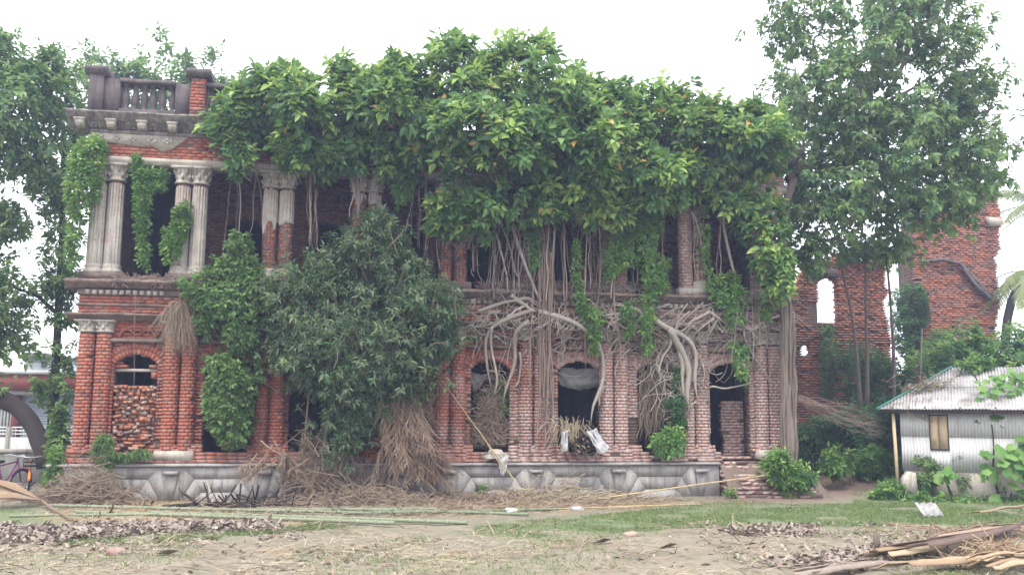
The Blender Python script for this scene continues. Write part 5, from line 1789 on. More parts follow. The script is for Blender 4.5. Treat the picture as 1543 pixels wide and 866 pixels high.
for k in range(13):
    a = 2 * PI * k / 13 + .2
    el = [0.75, 0.25, -.15][k % 3]
    frond(pm_, pc, (math.cos(a), math.sin(a) * .8, el), RNG.uniform(2.6, 3.4), 1.3 + .5 * (k % 3), M['palm_leaf'], wl=.75)
pm2 = thing('palm', 'low palm with drooping fronds right of the tower ruin', 'palm', tuple(at(1560, 700, 8)))
pc2 = at(1548, 400, 8.0)
MB().tube(wob([at(1512, 700, 8.0), at(1513, 520, 8.0), at(1520, 440, 8.0), pc2], 12, .02), np.linspace(.2, .15, 12), 10).build('trunk', M['bark_dark'], pm2, smooth=True)
for k in range(11):
    a = 2 * PI * k / 11
    frond(pm2, pc2, (math.cos(a), math.sin(a) * .8, .3 - .4 * (k % 2)), RNG.uniform(1.6, 2.4), 1.4, M['palm_leaf'], wl=.6)
# ------------------------------------------------------------------ tin hut
HY = -1.0
HROT = math.radians(-36)
hx0 = float(at(1361, 650, HY)[0])


def hutp(px, py):
    """photo pixel on the turned front wall -> (distance along the wall, height)"""
    o = np.array([CX, CY, CZ])
    r = at(px, py, HY) - o
    u = np.array([math.cos(HROT), math.sin(HROT)])
    A = np.array([[r[0], -u[0]], [r[1], -u[1]]])
    t, d = np.linalg.solve(A, np.array([hx0 - o[0], HY - o[1]]))
    return d, o[2] + t * r[2]


hx1 = hx0 + 6.5
hz = lambda px, py, y=HY: float(at(px, py, y)[2])
zb, zt_ = hz(1361, 700), hz(1361, 612)
hut = thing('tin_hut', 'small hut of white corrugated tin under a rusty grey tin roof', 'hut', (hx0, HY, 0))


def corr(x0, x1, y, z0, z1, amp=.014, per=.076, axis='x', tilt=None):
    n = max(4, int((x1 - x0) / per * 6))
    u = np.linspace(x0, x1, n)
    w = amp * np.sin(u / per * 2 * PI)
    if axis == 'x': V = np.concatenate([np.c_[u, y + w, np.full(n, z0)], np.c_[u, y + w, np.full(n, z1)]])
    else: V = np.concatenate([np.c_[y + w, u, np.full(n, z0)], np.c_[y + w, u, np.full(n, z1)]])
    i = np.arange(n - 1)
    return V, np.c_[i, i + 1, i + 1 + n, i + n]


wx0, wx1 = hx0 + hutp(1403, 640)[0], hx0 + hutp(1432, 640)[0]
wz0, wz1 = hutp(1415, 668)[1], hutp(1415, 616)[1]
zm = hz(1361, 650)
cuts = np.r_[hx0, wx0, np.arange(wx1, hx1 - .3, .82), hx1]
for x0, x1 in zip(cuts[:-1], cuts[1:]):
    segs = [(zb, zm + .03, 0.0), (zm, zt_ + .1, -.006)]
    if abs(x0 - wx0) < .01: segs = [(zb, wz0, 0), (wz1, zt_ + .1, -.004)]
    for z0, z1, dy in segs:
        V, F = corr(x0, x1 + .03, HY + dy, z0, z1)
        o = MB().add(V, F).build('tin_sheet', M['tin_wall'], hut)
        o.modifiers.new('thickness', 'SOLIDIFY').thickness = .004
V, F = corr(HY + .02, 3.2, hx0, zb, zt_ + .1, axis='y')
MB().add(V, F).build('tin_sheet', M['tin_wall'], hut).modifiers.new('thickness', 'SOLIDIFY').thickness = .004
ib = MB().box(hx0 + .06, hx1 - .05, HY + .1, 3.1, zb, zt_ + .05)
ib.build('inner_wall', M['inner'], hut)
fb = MB()
B, Mo = brick_rows(lambda z: hx0 + .02, lambda z: hx1, -.15, zb + .02, (), HY + .03, .4, .05)
fo = MB().box(hx0 + .02, hx1, HY + .02, 3.0, -.2, zb + .01, .01).build('foundation', M['plaster'], hut)
f = MB()
for x in (wx0, wx1 - .025): f.box(x, x + .025, HY - .03, HY + .08, wz0, wz1)
f.box(wx0 + .025, wx1 - .025, HY - .028, HY + .08, wz1 - .025, wz1)
f.box(wx0, wx1, HY - .03, HY + .08, wz0 - .025, wz0)
wf = f.build('window_frame', M['wood_dark'], hut)
wm = (wx0 + wx1) / 2
for x0, x1, a in ((wx0 + .027, wm - .006, .0), (wm + .006, wx1 - .027, -.02)):
    MB().box(x0, x1, HY - .02 + a, HY + .01 + a, wz0 + .005, wz1 - .027).build('shutter', M['wood_tan'], wf)
# hipped roof: corrugated sheets with lapped joints, cut along the hip
ex0 = hx0 - .5; ez = zt_ + .06
ry = HY + 2.1
rz = ez + 1.15
er1 = hx1 + .6
HIP = 1.75
sheet = .86
x = ex0
EY = HY - .45


def hip_y(u): return EY + (ry - EY) * np.clip((u - ex0) / HIP, 0.0, 1)


while x < er1:
    for k, (ya, yb) in enumerate(((EY, EY + 1.35), (EY + 1.28, ry))):
        per = .076
        n = int((sheet + .05) / per * 6)
        u = np.linspace(x, x + sheet + .05, n)
        w = .016 * np.sin(u / per * 2 * PI) + .012 * k + RNG.uniform(-.006, .006)
        hy = hip_y(u)
        y0 = np.minimum(np.full(n, ya + RNG.uniform(-.03, .03)), hy)
        y1 = np.minimum(np.full(n, yb), hy)
        if np.all(y1 - y0 < .02): continue
        zz = lambda y_: ez + (rz - ez) * (y_ - EY) / (ry - EY)
        V = np.concatenate([np.c_[u, y0, zz(y0) + w], np.c_[u, y1, zz(y1) + w]])
        i = np.arange(n - 1)
        F = np.c_[i, i + 1, i + 1 + n, i + n][(y1 - y0)[:-1] > .01]
        o = MB().add(V, F).build('roof_sheet', M['tin_roof'], hut)
        if o is None: continue
        o.modifiers.new('thickness', 'SOLIDIFY').thickness = .004
    x += sheet
BY = 2 * ry - EY
V = np.array([[ex0 + HIP, ry, rz - .02], [er1, ry, rz - .02], [er1, BY, ez], [ex0, BY, ez], [ex0, EY, ez - .01]])
MB().add(V, [np.array([[0, 1, 2, 3]]), np.array([[0, 3, 4]])]).build('roof_sheet', M['tin_roof'], hut).modifiers.new('thickness', 'SOLIDIFY').thickness = .01
MB().tube([(ex0 - .02, EY - .03, ez + .01), (ex0 + HIP, ry, rz + .04)], .028, 6).build('hip_trim', M['green_trim'], hut)
MB().tube([(ex0 - .01, EY - .03, ez + .0), (ex0 - .01, BY, ez + .0)], .03, 6).build('eave_trim', M['green_trim'], hut)
g = MB()
g.box(ex0 + .1, er1, HY - .38, HY - .33, ez - .1, ez - .02)
for x in np.arange(ex0 + .3, er1, .8): g.box(x, x + .05, HY - .4, HY + .05, ez - .07, ez + .06)
g.build('eave_beam', M['wood_dark'], hut)
px_ = hx0 - .12
MB().tube([(px_, HY - .2, -.1), (px_ - .04, HY - .2, ez)], .045, 7).build('post', M['wood_tan'], hut, smooth=True)
hut.rotation_euler[2] = HROT
# dry vines heaped on the roof
rv = thing('dry_vine_heap', 'heap of withered vines lying on the left edge of the hut roof', 'dry vines', tuple(at(1410, 585, -.9)))
b = MB()
for q in range(320):
    c = at(1408 + RNG.normal(0, 20), 583 + RNG.normal(0, 11), -.9 + RNG.uniform(-.1, .5))
    c[2] += .05
    v = RNG.normal(0, .14, 3) * [1, .7, .6]
    b.tube([c - v, c + RNG.normal(0, .04, 3), c + v], .007, 3, False)
for q in range(5):
    x0 = 1375 + 10 * q
    b.tube(wob(pp([(x0, 590), (x0 - 8, 615 + 4 * q), (x0 + 14, 622 + 3 * q), (x0 + 22, 600)], -1.45), 12, .02), .012, 4, False)
b.build('dry_stems', M['dry_twig'], rv)['kind'] = 'stuff'
foliage(rv, [M['dry_leaf'], M['tree_light'], M['weed_leaf']], [(1370, 575), (1385, 565), (1430, 560), (1440, 590), (1400, 600)], -.75, .2, 60, 5, .1, name='foliage', young=.3)
# slack dead brush and wires between the mansion corner and the hut
ws = thing('dead_vine_bundle', 'grey bundle of dead vines slung from the big tree to the hut corner', 'dead vines', tuple(at(1280, 620, -.2)))
b = MB()
for q in range(40):
    s = RNG.uniform(-14, 22)
    e = RNG.uniform(-14, 26)
    b.tube(wob(pp([(1205, 592 + s * .3), (1240, 604 + s * .6), (1290, 618 + s + e * .2), (1345 + RNG.uniform(-25, 5), 632 + e)], -.4 + RNG.uniform(-.3, .3)), 12, .11), .0042, 3, False)
b.build('dead_stems', M['root_brown'], ws)['kind'] = 'stuff'
st = thing('rope_pole', 'thin pale stake standing behind the hut roof', 'stake', tuple(at(1388, 570, 3.0)))
MB().tube(pp([(1387, 660), (1389, 530), (1390, 488)], 3.0), .025, 6).build('stake', M['root'], st)
_ = MB().box(*([0] * 6)) if False else None
sl = thing('leaning_slab', 'broken plaster slab leaning at the corner of the hut', 'slab', tuple(at(1375, 742, -1.9)))
b = MB()
p = [(float(at(x, z, -1.9)[0]), float(at(x, z, -1.9)[2])) for x, z in ((1364, 742), (1364, 712), (1372, 702), (1382, 704), (1386, 740))]
b.prism(p, -1.95, -1.8)
b.build('slab', M['plaster'], sl)
b = MB().tube(pp([(1362, 760), (1370, 730), (1377, 706)], -2.05), .018, 6).build('stick', M['root'], sl)

# ------------------------------------------------------------------ far left: building, walls, bicycles
LY = 14.0
lx = lambda px, y=LY: float(at(px, 620, y)[0])
lz = lambda py, y=LY: float(at(60, py, y)[2])
bld = thing('shop_building', 'low shop building with red fascia and grey roller shutter beyond the wall', 'building', (lx(60), LY, 0))
b = MB(); b.box(lx(-120), lx(132), LY + .3, LY + 5, -.3, lz(572)); b.build('wall', M['white_wall'], bld)
b = MB(); b.box(lx(-125), lx(134), LY - .6, LY + 1, lz(597), lz(574)); b.build('fascia', M['red_paint'], bld)
b = MB(); b.box(lx(-127), lx(136), LY - .7, LY + 1.2, lz(573.5), lz(568)); b.build('roof_slab', M['white_wall'], bld)
b = MB(); b.box(lx(-120), lx(132), LY - .2, LY + .29, lz(604), lz(597.5)); b.build('beam', M['white_wall'], bld)
sh_ = MB().box(lx(40), lx(118), LY + .1, LY + .28, lz(668), lz(604.5)).build('roller_shutter', M['shutter'], bld)
for k in range(16):
    z = lz(668) + k * (lz(604.5) - lz(668)) / 16
    MB().box(lx(40.5), lx(117.5), LY + .07, LY + .11, z + .01, z + .01 + (lz(604.5) - lz(668)) / 16 - .03).build('slat', M['shutter'], sh_)
b = MB(); b.box(lx(22), lx(31), LY - .1, LY + .29, lz(672), lz(604.5)); b.build('pillar', M['red_paint'], bld)
b = MB(); b.box(lx(-30), lx(20), LY + .15, LY + .29, lz(672), lz(604.5)); b.build('dark_doorway', M['wood_dark'], bld)
for k in range(5):
    x = lx(-2 + 5 * k)
    MB().box(x, x + .08, LY + .05, LY + .14, lz(668), lz(606)).build('door_bar', M['white_wall'], bld)
tw = thing('far_house', 'dark roofed house far away above the shop roof at the left', 'house', (lx(50, 40.0), 40, 0))
b = MB(); b.box(lx(34, 40.), lx(74, 40.), 40, 46, -.3, float(at(60, 548, 40)[2])); b.build('wall', M['white_wall'], tw)
b = MB(); b.prism([(lx(30, 40.), float(at(60, 549, 40)[2])), (lx(78, 40.), float(at(60, 549, 40)[2])), (lx(70, 40.), float(at(60, 541, 40)[2])), (lx(38, 40.), float(at(60, 541, 40)[2]))], 39.5, 46.5); b.build('roof', M['dark_stone'], tw)
b = MB(); b.box(lx(58, 39.6), lx(66, 39.6), 39.8, 39.99, float(at(60, 562, 40)[2]), float(at(60, 553, 40)[2])); b.build('window', M['wood_dark'], tw)
rl = thing('railed_wall', 'white railing on a low pale wall with posts in front of the shop', 'railing', (lx(50, 10.), 10, 0))
RY = 10.0
rzf = lambda py: float(at(50, py, RY)[2])
b = MB(); b.box(lx(-100, RY), lx(132, RY), RY, RY + .2, -.3, rzf(668)); b.build('wall', M['white_wall'], rl)
for px_ in (-40, 18, 78):
    b = MB(); b.box(lx(px_ - 3, RY), lx(px_ + 3, RY), RY - .05, RY + .25, -.3, rzf(652)); b.build('post', M['concrete'], rl)
for py_ in (653, 658, 663): MB().tube([(lx(-100, RY), RY + .1, rzf(py_)), (lx(130, RY), RY + .1, rzf(py_))], .022, 5).build('rail', M['rail'], rl)
b0 = None
for k in range(46):
    x = lx(-60, RY) + k * .26
    if x > lx(128, RY): break
    MB().tube([(x, RY + .1, rzf(668)), (x, RY + .1, rzf(653))], .012, 4).build('baluster', M['rail'], rl)
cw = thing('concrete_wall', 'stained grey concrete retaining wall behind the bicycles', 'wall', (lx(40, 5.), 5, 0))
b = MB(); b.box(lx(-140, 5.), XL - 1.0, 5.0, 5.3, -.3, float(at(50, 691, 5.)[2])); b.build('wall', M['concrete'], cw)
b = MB(); b.box(lx(-140, 5.), XL - .98, 4.96, 5.34, float(at(50, 691, 5.)[2]) + .002, float(at(50, 686, 5.)[2])); b.build('coping', M['plaster'], cw)


def bicycle(label, px, y, rot, frame_mat, basket):
    base = at(px, 748, y)
    bx_, by_ = float(base[0]), y
    t = thing('bicycle', label, 'bicycle', (bx_, by_, 0), 'bicycles parked by the wall', rot)
    R = .32
    for wxp in (-.5, .5):
        th = np.linspace(0, 2 * PI, 21)
        w = MB().tube([(wxp + R * math.cos(a), 0, R + R * math.sin(a)) for a in th], .022, 6, False).build('wheel', M['black'], t, True, True)
        s = MB()
        for k in range(9):
            a = k * 2 * PI / 9
            s.tube([(wxp, 0, R), (wxp + (R - .01) * math.cos(a), 0, R + (R - .01) * math.sin(a))], .004, 3, False)
        s.tube([(wxp, -.05, R), (wxp, .05, R)], .025, 6)
        s.build('spokes', M['steel'], w, local=True)
    f = MB()
    H_, S_, Bk, Rr, Ft = (.36, 0, .86), (-.2, 0, .78), (-.06, 0, .3), (-.5, 0, .32), (.5, 0, .32)
    for a_, b_ in ((H_, S_), (H_, Bk), (S_, Bk), (S_, Rr), (Bk, Rr), (H_, Ft), (H_, (.33, 0, .98))): f.tube([a_, b_], .02, 6)
    f.build('frame', M[frame_mat], t, True, True)
    h = MB().tube([(.22, -.3, 1.0), (.31, -.2, 1.02), (.34, 0, .98), (.31, .2, 1.02), (.22, .3, 1.0)], .014, 6)
    h.build('handlebar', M['steel'], t, True, True)
    s = MB()
    s.lathe([(.02, -.02), (.1, 0), (.11, .03), (.04, .06), (0, .06)], (-.25, 0, .86), 10)
    s.tube([(-.25, 0, .87), (-.05, 0, .88)], [.06, .025], 6)
    s.build('saddle', M['black'], t, True, True)
    p = MB().tube([(-.06, -.14, .2), (-.06, -.03, .3), (-.06, .03, .3), (-.06, .14, .4)], .014, 5)
    p.build('pedal', M['black'], t, True, True)
    g_ = MB()
    for wxp in (-.5, .5):
        th = np.linspace(.5, 2.6, 10)
        g_.tube([(wxp + .36 * math.cos(a), 0, R + .36 * math.sin(a)) for a in th], .03, 5)
    g_.build('mudguard', M[frame_mat], t, True, True)
    if basket:
        k = MB()
        for z in (.82, .9, .98):
            k.tube([(.42, -.14, z), (.66, -.14, z), (.66, .14, z), (.42, .14, z), (.42, -.14, z)], .009, 4)
        for y_ in (-.14, 0, .14):
            for x_ in (.42, .54, .66): k.tube([(x_, y_, .8), (x_, y_, .98)], .006, 4)
        k.box(.42, .66, -.14, .14, .795, .81)
        k.build('basket', M['black'], t, local=True)
    return t


bicycle('purple bicycle with pale mudguards standing at the far left', 10, .4, 1.15, 'purple', False)
bicycle('black bicycle with orange frame parked left of the mansion corner', 47, .2, -1.25, 'orange', True)

# ------------------------------------------------------------------ bamboo poles
def gp3(px, py, r=.0):
    p = gnd(px, py)
    p[2] = float(hgt(p[0], p[1])) + r
    return p


def bamboo(label, a, b, r0, r1, mat='bamboo', group='bamboo poles lying before the mansion', sag=0.0, za=None, zb=None, cat='bamboo pole'):
    p0, p1 = gp3(*a, r0 + .01), gp3(*b, r1 + .01)
    if za is not None: p0 = np.array(za, float)
    if zb is not None: p1 = np.array(zb, float)
    L = np.linalg.norm(p1 - p0)
    r0, r1 = r0 * .75, r1 * .75
    t = thing('bamboo_pole', label, cat, tuple(p0), group)
    n = max(4, int(L / .36))
    m = MB()
    side = RNG.uniform(-.08, .08)
    pts, rr = [], []
    nodes = []
    for k in range(n + 1):
        q = k / n
        c = p0 + (p1 - p0) * q + np.array([0, side * math.sin(PI * q), 0])
        r = r0 + (r1 - r0) * q
        pts += [c - (p1 - p0) / L * .012, c, c + (p1 - p0) / L * .012]
        rr += [r, r * 1.22, r]
        nodes.append((c, r))
    m.tube(pts, rr, 9)
    o = m.build('culm', M[mat], t, True)
    nm = MB()
    for c, r in nodes[1:-1]:
        dd = (p1 - p0) / L
        nm.tube([c - dd * .012, c + dd * .012], r * 1.26, 9)
    if nm.v: nm.build('node_ring', M['bamboo_node'], o)['kind'] = 'stuff'
    return t


bamboo('green bamboo pole, upper one running from the dry fan leaf past the plinth', (75, 774), (540, 778), .05, .04)
bamboo('green bamboo pole whose end lies lowest near the left leaf windrow', (120, 783), (598, 795), .042, .055)
bamboo('green bamboo pole running left of centre below the dry frond heap', (230, 782), (708, 793), .04, .055)
bamboo('green bamboo pole ending pale by the frond heap', (380, 776), (662, 773), .04, .055)
bamboo('longest green bamboo pole ending by the white plastic lumps', (520, 780), (845, 769), .045, .04)
bamboo('thin green bamboo pole below the white plastic bag', (560, 774), (800, 778), .035, .045)
bamboo('short green bamboo pole half under the others at far left', (20, 790), (330, 784), .035, .045)
bamboo('pale dry bamboo leaning up onto the brick steps', (905, 752), (1155, 712), .03, .022, 'bamboo_dry', 'dry canes', zb=at(1156, 711, -1.3), cat='cane')
bamboo('pale dry cane lying flat on the ground before the plinth', (800, 770), (1060, 757), .022, .016, 'bamboo_dry', 'dry canes', cat='cane')
bamboo('short dry cane resting between twig heap and plinth', (565, 757), (698, 738), .022, .016, 'bamboo_dry', 'dry canes', zb=at(698, 739, -1.0), cat='cane')
bamboo('dry cane leaning from the first arched window down to the straw', (775, 718), (700, 625), .022, .012, 'bamboo_dry', 'dry canes', za=at(778, 722, -1.0), zb=at(668, 575, -.45), cat='cane')
bamboo('forked dry cane beside the one leaning in the first arched window', (765, 715), (712, 640), .016, .012, 'bamboo_dry', 'dry canes', za=at(762, 708, -.8), zb=at(725, 650, -.45), cat='cane')

# ------------------------------------------------------------------ dry palm fronds and brush
def frond_heap(label, spec, loc, mat=M['dry_frond']):
    t = thing('dry_frond_heap', label, 'dry fronds', loc)
    for p0, p1, sag in spec:
        d = p1 - p0
        frond(t, p0, d, np.linalg.norm(d), sag, mat, wl=.5, nl=20, stiff=.9, rad=.02, hang=.6, lw=.009, jit=.4)
    return t


sp_ = []
for q in range(84):
    f = q / 83
    top = at(RNG.uniform(566, 640), 580 + 85 * f + RNG.uniform(-15, 25), RNG.uniform(-1.05, -.7))
    bot = at(590 + 112 * f ** .6 + RNG.uniform(-30, 12), RNG.uniform(670 + 50 * f, 758), RNG.uniform(-1.5, -1.1))
    bot[2] = max(bot[2], .08)
    sp_.append((top, bot, RNG.uniform(-.55, -.1)))
frond_heap('tall heap of dry palm fronds leaning on the wall right of the evergreen', sp_, tuple(gp3(630, 755)))
sp_ = []
for q in range(8):
    top = at(RNG.uniform(385, 440), RNG.uniform(665, 695), RNG.uniform(-.9, -.6))
    bot = at(RNG.choice([RNG.uniform(350, 385), RNG.uniform(425, 460)]), RNG.uniform(705, 752), -1.15)
    sp_.append((top, bot, -.35))
frond_heap('smaller dry palm fronds drooping over the plinth left of the evergreen', sp_, tuple(gp3(410, 758)))


def brush(label, cpx, sx, sy, y, n, ln, mat, name='brush_pile', cat='brush', r=.007, flat=.5, dome=True):
    t = thing(name, label, cat, tuple(at(cpx[0], cpx[1], y)))
    b = MB()
    for q in range(n):
        u, v = RNG.normal(0, .5), abs(RNG.normal(0, .5))
        c = at(cpx[0] + u * sx, cpx[1] - v * sy * max(0, 1 - abs(u) * .6), y + RNG.normal(0, .25))
        c[2] = max(c[2], .03)
        d = RNG.normal(0, 1, 3) * [1, .6, flat]
        d = unit(d) * ln * RNG.uniform(.4, 1.2) * .5
        e = c + d
        s = c - d
        e[2] = max(e[2], .015); s[2] = max(s[2], .015)
        b.tube([s, c + RNG.normal(0, .05, 3), e], [r * 1.3, r, r * .5], 3, False)
    b.build('twigs', mat, t)['kind'] = 'stuff'
    return t


brush('dark brown heap of brushwood at the left corner of the plinth', (135, 768), 75, 55, -.95, 1300, .6, M['dry_twig'])
brush('sprawling pile of grey twigs at the foot of the evergreen shrub', (560, 770), 110, 30, -1.6, 900, .7, M['dry_twig'])
brush('tangle of upright dry stalks left of the evergreen trunk', (470, 750), 40, 95, -.75, 420, .9, M['dry_twig'], flat=1.6, cat='dry stalks', name='dry_stalks')
brush('tangle of dry vines filling the lower part of the first arched window', (741, 668), 32, 95, .1, 800, .5, M['dry_twig'], flat=1., cat='dry vines', name='dry_vines', r=.006)
brush('loose yellow straw heaped against the middle plinth', (850, 762), 110, 38, -.95, 700, .55, M['straw'], cat='straw heap', name='straw_heap', flat=.35)
brush('low straw and stalks before the fifth column plinth', (740, 762), 90, 18, -1.2, 600, .6, M['dry_twig'], cat='dry stalks', name='dry_stalks', flat=.25)
brush('withered grasses hiding the wall between the evergreen and the frond heap', (610, 640), 45, 80, -.35, 520, .8, M['dry_frond'], cat='dry grass', name='dry_grass', flat=1.8)
brush('dry stalks standing in the gap left of the frond heap', (530, 752), 60, 60, -.65, 420, .9, M['dry_twig'], cat='dry stalks', name='dry_stalks', flat=2.)
dw = brush('thin green weeds and dry twigs in the window behind the vines', (745, 610), 26, 70, .25, 120, .5, M['dry_twig'], cat='weeds', name='window_weeds')
foliage(dw, WEED, [(746, 570), (768, 565), (770, 620), (752, 625)], .2, .15, 90, 6, .1, name='foliage', young=.1)
bl = brush('thorny black branches lying on the ground left of the bamboo', (400, 772), 90, 14, -1.7, 60, .9, M['bark_dark'], cat='branches', name='fallen_branches', r=.02)
for pts in ([(250, 772), (300, 766), (380, 768), (440, 764)], [(320, 768), (315, 750), (310, 733)], [(300, 765), (285, 752), (270, 742)], [(330, 768), (350, 750), (358, 735)], [(270, 790), (285, 778), (300, 772)]):
    MB().tube(wob([gp3(p[0], 772, .04) * [1, 1, 0] + [0, 0, max(.04, float(at(p[0], p[1], float(gp3(p[0], 772)[1]))[2]))] for p in pts], 10, .02), np.linspace(.035, .012, 10), 6).build('branch', M['bark_dark'], bl, True)
# broken pale stick leaning before the plinth
_t = thing('broken_stick', 'short pale broken stick leaning before the second plinth panel', 'stick', tuple(gp3(325, 765)))
MB().tube(wob([gp3(326, 768, .02), at(319, 745, -1.2), at(316, 730, -1.1)], 8, .01), np.linspace(.04, .02, 8), 7).build('stick', M['root'], _t, True)

# dry fan leaf at the far left
fan = thing('dry_palm_leaf', 'pale dry fan palm leaf with its stalk lying at the far left', 'palm leaf', tuple(gp3(40, 778)))
hub = gp3(66, 775, .18)
for k in range(34):
    q = k / 33
    a = PI * (.78 + .44 * q) + RNG.normal(0, .03)
    e = hub + np.array([math.cos(a) * 1.5 * RNG.uniform(.7, 1.1), math.sin(a) * .9 + RNG.normal(0, .2), .35 * math.sin(PI * q) + RNG.uniform(-.12, .25)])
    e[2] = max(e[2], .03)
    m = (hub + e) / 2 + [0, 0, .08]
    w = np.array([0, .035, .05])
    b = MB().add([hub, m - w, e, m + w, m + [0, -.02, .03]], [np.array([[0, 1, 4], [1, 2, 4], [2, 3, 4], [3, 0, 4]])])
    b.build('leaf_segment', M['sheath'] if k % 4 else M['dry_frond'], fan)
MB().tube(wob([hub, gp3(85, 784, .1), gp3(112, 795, .06)], 8, .01), np.linspace(.035, .03, 8), 6).build('stalk', M['dry_frond'], fan, True)
for lab, c, sc in (('curled black dry leaf standing on the bamboo poles', (160, 785), .35), ('small curled dark leaf beside the standing black one', (147, 790), .2)):
    t = thing('curled_leaf', lab, 'dry leaf', tuple(gp3(*c)))
    p = gp3(*c, .0)
    b = MB()
    th = np.linspace(-.6, 2.2, 9)
    L_ = np.array([p + [sc * .5 * math.sin(a), 0, sc * (.55 - .6 * math.cos(a))] for a in th])
    w = np.sin(np.linspace(.15, PI - .1, 9)) * sc * .28
    V = np.concatenate([L_ + np.c_[np.zeros(9), w, w * .3], L_ - np.c_[np.zeros(9), w, -w * .3]])
    i = np.arange(8)
    b.add(V, np.c_[i, i + 1, i + 10, i + 9]).build('blade', M['sheath_dark'], t).modifiers.new('thickness', 'SOLIDIFY').thickness = .006

# ------------------------------------------------------------------ right foreground debris
def sheath(label, pts, w, mat, lift=.1, curl=.9, cat='palm sheath', name='palm_sheath', group='dry palm sheaths in the right foreground'):
    P = np.array([gp3(p[0], p[1], lift * (p[2] if len(p) > 2 else 1)) for p in pts])
    n = 14
    Q = wob(P, n, .02)
    T = unit(np.gradient(Q, axis=0))
    S = unit(np.cross(T, [0, 0, 1.]))
    U = np.cross(S, T)
    t = thing(name, label, cat, tuple(P[0]), group)
    ns = max(3, int(w / .07))
    for s_ in range(ns):
        a0, a1 = -1 + 2 * s_ / ns, -1 + 2 * (s_ + 1) / ns - .05
        k0, k1 = RNG.integers(0, 3), n - RNG.integers(0, 4)
        off = RNG.uniform(-.03, .03)
        spread = RNG.normal(0, .12)
        V = []
        for k in range(k0, k1):
            f = k / (n - 1)
            ww = w * (.5 + .5 * math.sin(PI * (.12 + .8 * f)))
            for a in (a0, (a0 + a1) / 2, a1):
                V.append(Q[k] + S[k] * (ww * a * .5 + spread * (f - .5)) + U[k] * (curl * ww * .35 * (1 - a * a) + off + .05 * abs(spread) * f + RNG.uniform(-.008, .008)))
        m = 3
        F = [[k * m + j, k * m + j + 1, (k + 1) * m + j + 1, (k + 1) * m + j] for k in range(k1 - k0 - 1) for j in range(m - 1)]
        o = MB().add(V, np.array(F)).build('sheath_strip', M[mat], t)
        o.modifiers.new('thickness', 'SOLIDIFY').thickness = .012
    return t


sheath('broad pale palm sheath with a split end lying in front', [(1312, 848), (1360, 838), (1420, 826), (1475, 815)], .42, 'sheath', .12)
sheath('long dark palm sheath lying across the pale ones', [(1340, 843, 2), (1400, 838, 2.4), (1460, 828, 2.6), (1560, 805, 2.8)], .26, 'sheath_dark', .1)
sheath('pale palm sheath nearest the camera at the right', [(1330, 862), (1400, 854), (1470, 846), (1560, 842)], .36, 'sheath', .08)
sheath('thin brown palm sheath behind the pile', [(1400, 822), (1460, 812), (1543, 800), (1580, 798)], .3, 'dry_frond', .15)
sheath('grey flattened sheath trailing left of the pile', [(1200, 868), (1250, 858), (1310, 849), (1350, 846)], .3, 'dry_leaf', .04)
sheath('brown stalk at the right edge above the pile', [(1460, 775), (1500, 769), (1560, 760)], .12, 'dry_frond', .12)
sheath('thin reddish stalk behind the stumps', [(1340, 785), (1400, 792), (1450, 795)], .09, 'dry_frond', .06)
sheath('wide torn sheath at the lower right corner', [(1480, 858), (1520, 850), (1580, 840)], .5, 'sheath', .1)
for lab, c, h, r, ang in (('upright broken stump behind the sheath pile', (1327, 822), .3, .055, .05), ('tilted broken stump left of the upright one', (1292, 822), .2, .07, -.5), ('short wood chunk leaning beside the upright stump', (1342, 820), .16, .08, .5),
                          ('pale wood chunk at the top of the chip pile', (1360, 822), .12, .09, .9)):
    t = thing('wood_stump', lab, 'stump', tuple(gp3(*c)), 'broken stumps and chunks')
    p = gp3(*c, -.03)
    d = np.array([math.sin(ang), .1, math.cos(ang)])
    b = MB().tube([p, p + d * h * .6, p + d * h], [r, r * .95, r * .8], 8)
    b.v[-1] += RNG.uniform(-.012, .012, b.v[-1].shape)
    b.build('stump', M['dry_leaf'] if 'pale' in lab else M['bark'], t)
for k in range(26):
    c = gp3(RNG.uniform(1240, 1560), RNG.uniform(812, 862), .06)
    break
ch = brush('jumble of dry sticks and fibres at the right frame edge', (1500, 838), 60, 30, float(gp3(1500, 832)[1]), 420, .5, M['sheath'], cat='dry sticks', name='stick_pile', flat=.4, r=.009)
ch = brush('dry brown stalks strewn behind the sheath pile', (1490, 800), 80, 12, float(gp3(1490, 798)[1]), 360, .6, M['dry_frond'], cat='dry stalks', name='dry_stalks', flat=.25, r=.008)
cp = thing('wood_chips', 'pale split wood chips stuck in the sheath pile', 'wood chips', tuple(gp3(1380, 825)))
for x, y_, a in ((1378, 822, .9), (1392, 826, 2.3), (1480, 836, 2.4), (1500, 815, 1.2), (1370, 834, .4)):
    p = gp3(x, y_, .14)
    b = MB().box(-.13, .13, -.03, .03, -.012, .012, .01, Matrix.Translation(p) @ Matrix.Rotation(a, 4, 'Y') @ Matrix.Rotation(.4, 4, 'Z'))
    b.build('chip', M['straw'], cp)


